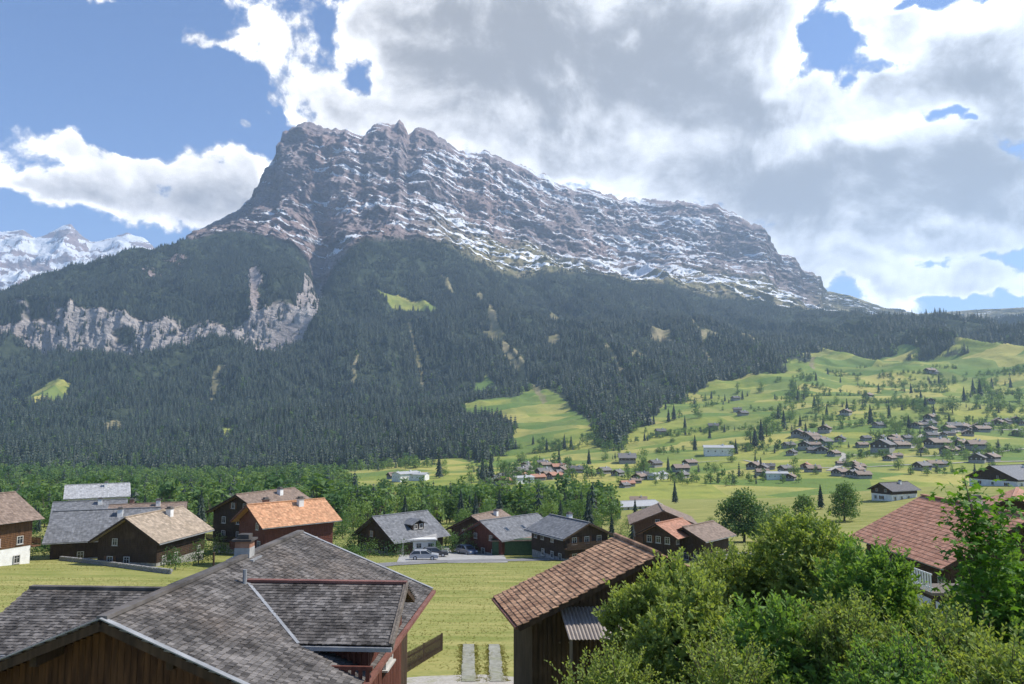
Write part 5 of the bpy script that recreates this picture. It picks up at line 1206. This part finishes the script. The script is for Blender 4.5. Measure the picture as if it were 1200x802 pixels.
# slender young maple in front of the red roofs
yr_ = random.Random(77); m = MB(); t = MB(); bs = base_at(1150, 16.5); tips = [(1128, 558), (1145, 590), (1175, 575), (1165, 612), (1125, 600), (1188, 600), (1108, 575), (1150, 640), (1180, 640), (1120, 632), (1196, 625), (1140, 612), (1155, 668), (1135, 660), (1175, 690), (1150, 700), (1192, 665), (1120, 690), (1165, 720)]
root = bs+UPV*3.6
t.tube([bs-UPV*.3, root, P(1148, 640, 16.5), P(1130, 560, 16.4)], [.06, .045, .025, .006], 6)
for k, (x, y) in enumerate(tips):
    e = P(x, y, 16.5+yr_.uniform(-.8, .8)); s0 = P(1150+(x-1150)*.15, y+55+yr_.uniform(0, 30), 16.5); t.tube([s0, s0.lerp(e, .6)+UPV*.05, e], [.014, .009, .003], 4)
    for j in range(62):
        f = .25+.8*yr_.random(); q = s0.lerp(e, f)+Vector((yr_.gauss(0, .21), yr_.gauss(0, .22), yr_.gauss(0, .15))); n_ = Vector((yr_.gauss(0, .6), yr_.gauss(0, .6), 1)).normalized(); u_ = n_.cross(Vector((yr_.gauss(0, 1), yr_.gauss(0, 1), 0))).normalized(); v_ = n_.cross(u_); s = yr_.uniform(.08, .15); m.tint = yr_.random()
        ring = [q+u_*s*rr_*math.cos(a_)+v_*s*rr_*math.sin(a_)-n_*s*.12*(rr_ > .6) for rr_, a_ in zip((1, .45, .85, .4, .75, .35, .75, .4, .85, .45), [i*2*PI/10 for i in range(10)])]
        m.add([q]+ring, [(0, 1+i, 1+(i+1) % 10) for i in range(10)])
tree_thing('young_tree', 'bright green young maple with loose branches before the red roofs', 'tree', m, t, 'maple_leaf', (0, 0, 0))
# ------------------------------------------------------------------ grass on the field
def tuft(seed):
    rd = random.Random(seed); m = MB()
    for i in range(9):
        a = rd.uniform(0, 6.3); l = rd.uniform(.5, 1); b = Vector((rd.uniform(-.35, .35), rd.uniform(-.35, .35), 0)); d = Vector((math.cos(a), math.sin(a), 0)); s = Vector((-d.y, d.x, 0))*.05
        m.add([b-s, b+s, b+d*l*.25+UPV*l*.6+s*.7, b+d*l*.6+UPV*l*.9, b+d*l*.25+UPV*l*.6-s*.7], [(0, 1, 2, 3, 4)])
    return m.mesh('grass_source', 'grass_blade')
gs = [source('grass_source', tuft(i)) for i in range(3)]
n = 45000; yy_ = 36+(150-36)*rng.random(n)**.8; px_ = rng.uniform(-30, 900, n); xx_ = (px_-600)/F*yy_
ok = np.ones(n, bool)
for tr in (track, track2): ok &= ~((np.abs(xx_-(tr[0].x+(tr[1].x-tr[0].x)*((yy_-tr[0].y)/(tr[1].y-tr[0].y)))) < .5) & (yy_ < tr[1].y))
rx = np.array([q.x for q in road]); ry = np.array([q.y for q in road]); ok &= ~(np.abs(yy_-np.interp(xx_, rx, ry)) < 3.2)
ok &= ~((np.abs(xx_) < 12) & (yy_ < track[0].y+3)); xx_, yy_ = xx_[ok], yy_[ok]
for tr in (track, track2):
    for sd__ in (-.42, .42):
        f_ = rng.random(420); xx_ = np.concatenate([xx_, tr[0].x+(tr[1].x-tr[0].x)*f_+sd__+rng.normal(0, .14, 420)]); yy_ = np.concatenate([yy_, tr[0].y+(tr[1].y-tr[0].y)*f_])
    f_ = rng.random(120); xx_ = np.concatenate([xx_, tr[1].x+rng.uniform(-.45, .45, 120)]); yy_ = np.concatenate([yy_, tr[1].y-1.2*f_**2])
gp_ = np.array([(x, y, ground_z(x, y)-.02) for x, y in zip(xx_, yy_)])
clump = vn(np.stack([xx_/6, yy_/2.5, 0*xx_], -1), 5)
scatter('grass', gp_, rng.uniform(.06, .12, len(xx_))*(1+.25*clump), rng.uniform(0, 6.3, len(xx_)), gs)
# ------------------------------------------------------------------ haze
zlo = min(POS[..., 2].min(), gz.min(), Z2s.min())-1; zhi = max(POS[..., 2].max(), Z2s.max())+6
hb = MB(); hb.box((0, 4700, (zlo+zhi)/2), (26000, 11000, zhi-zlo))
hm = bpy.data.materials.new('haze'); hm.use_nodes = True; t = hm.node_tree; t.nodes.clear()
ho = t.nodes.new('ShaderNodeOutputMaterial'); pv = t.nodes.new('ShaderNodeVolumePrincipled'); t.links.new(pv.outputs[0], ho.inputs['Volume'])
pv.inputs['Color'].default_value = (.57, .76, 1.0, 1); pv.inputs['Density'].default_value = 7.8e-5; pv.inputs['Anisotropy'].default_value = .2
MATS['haze'] = hm; hb.build('haze', 'haze', kind='stuff')
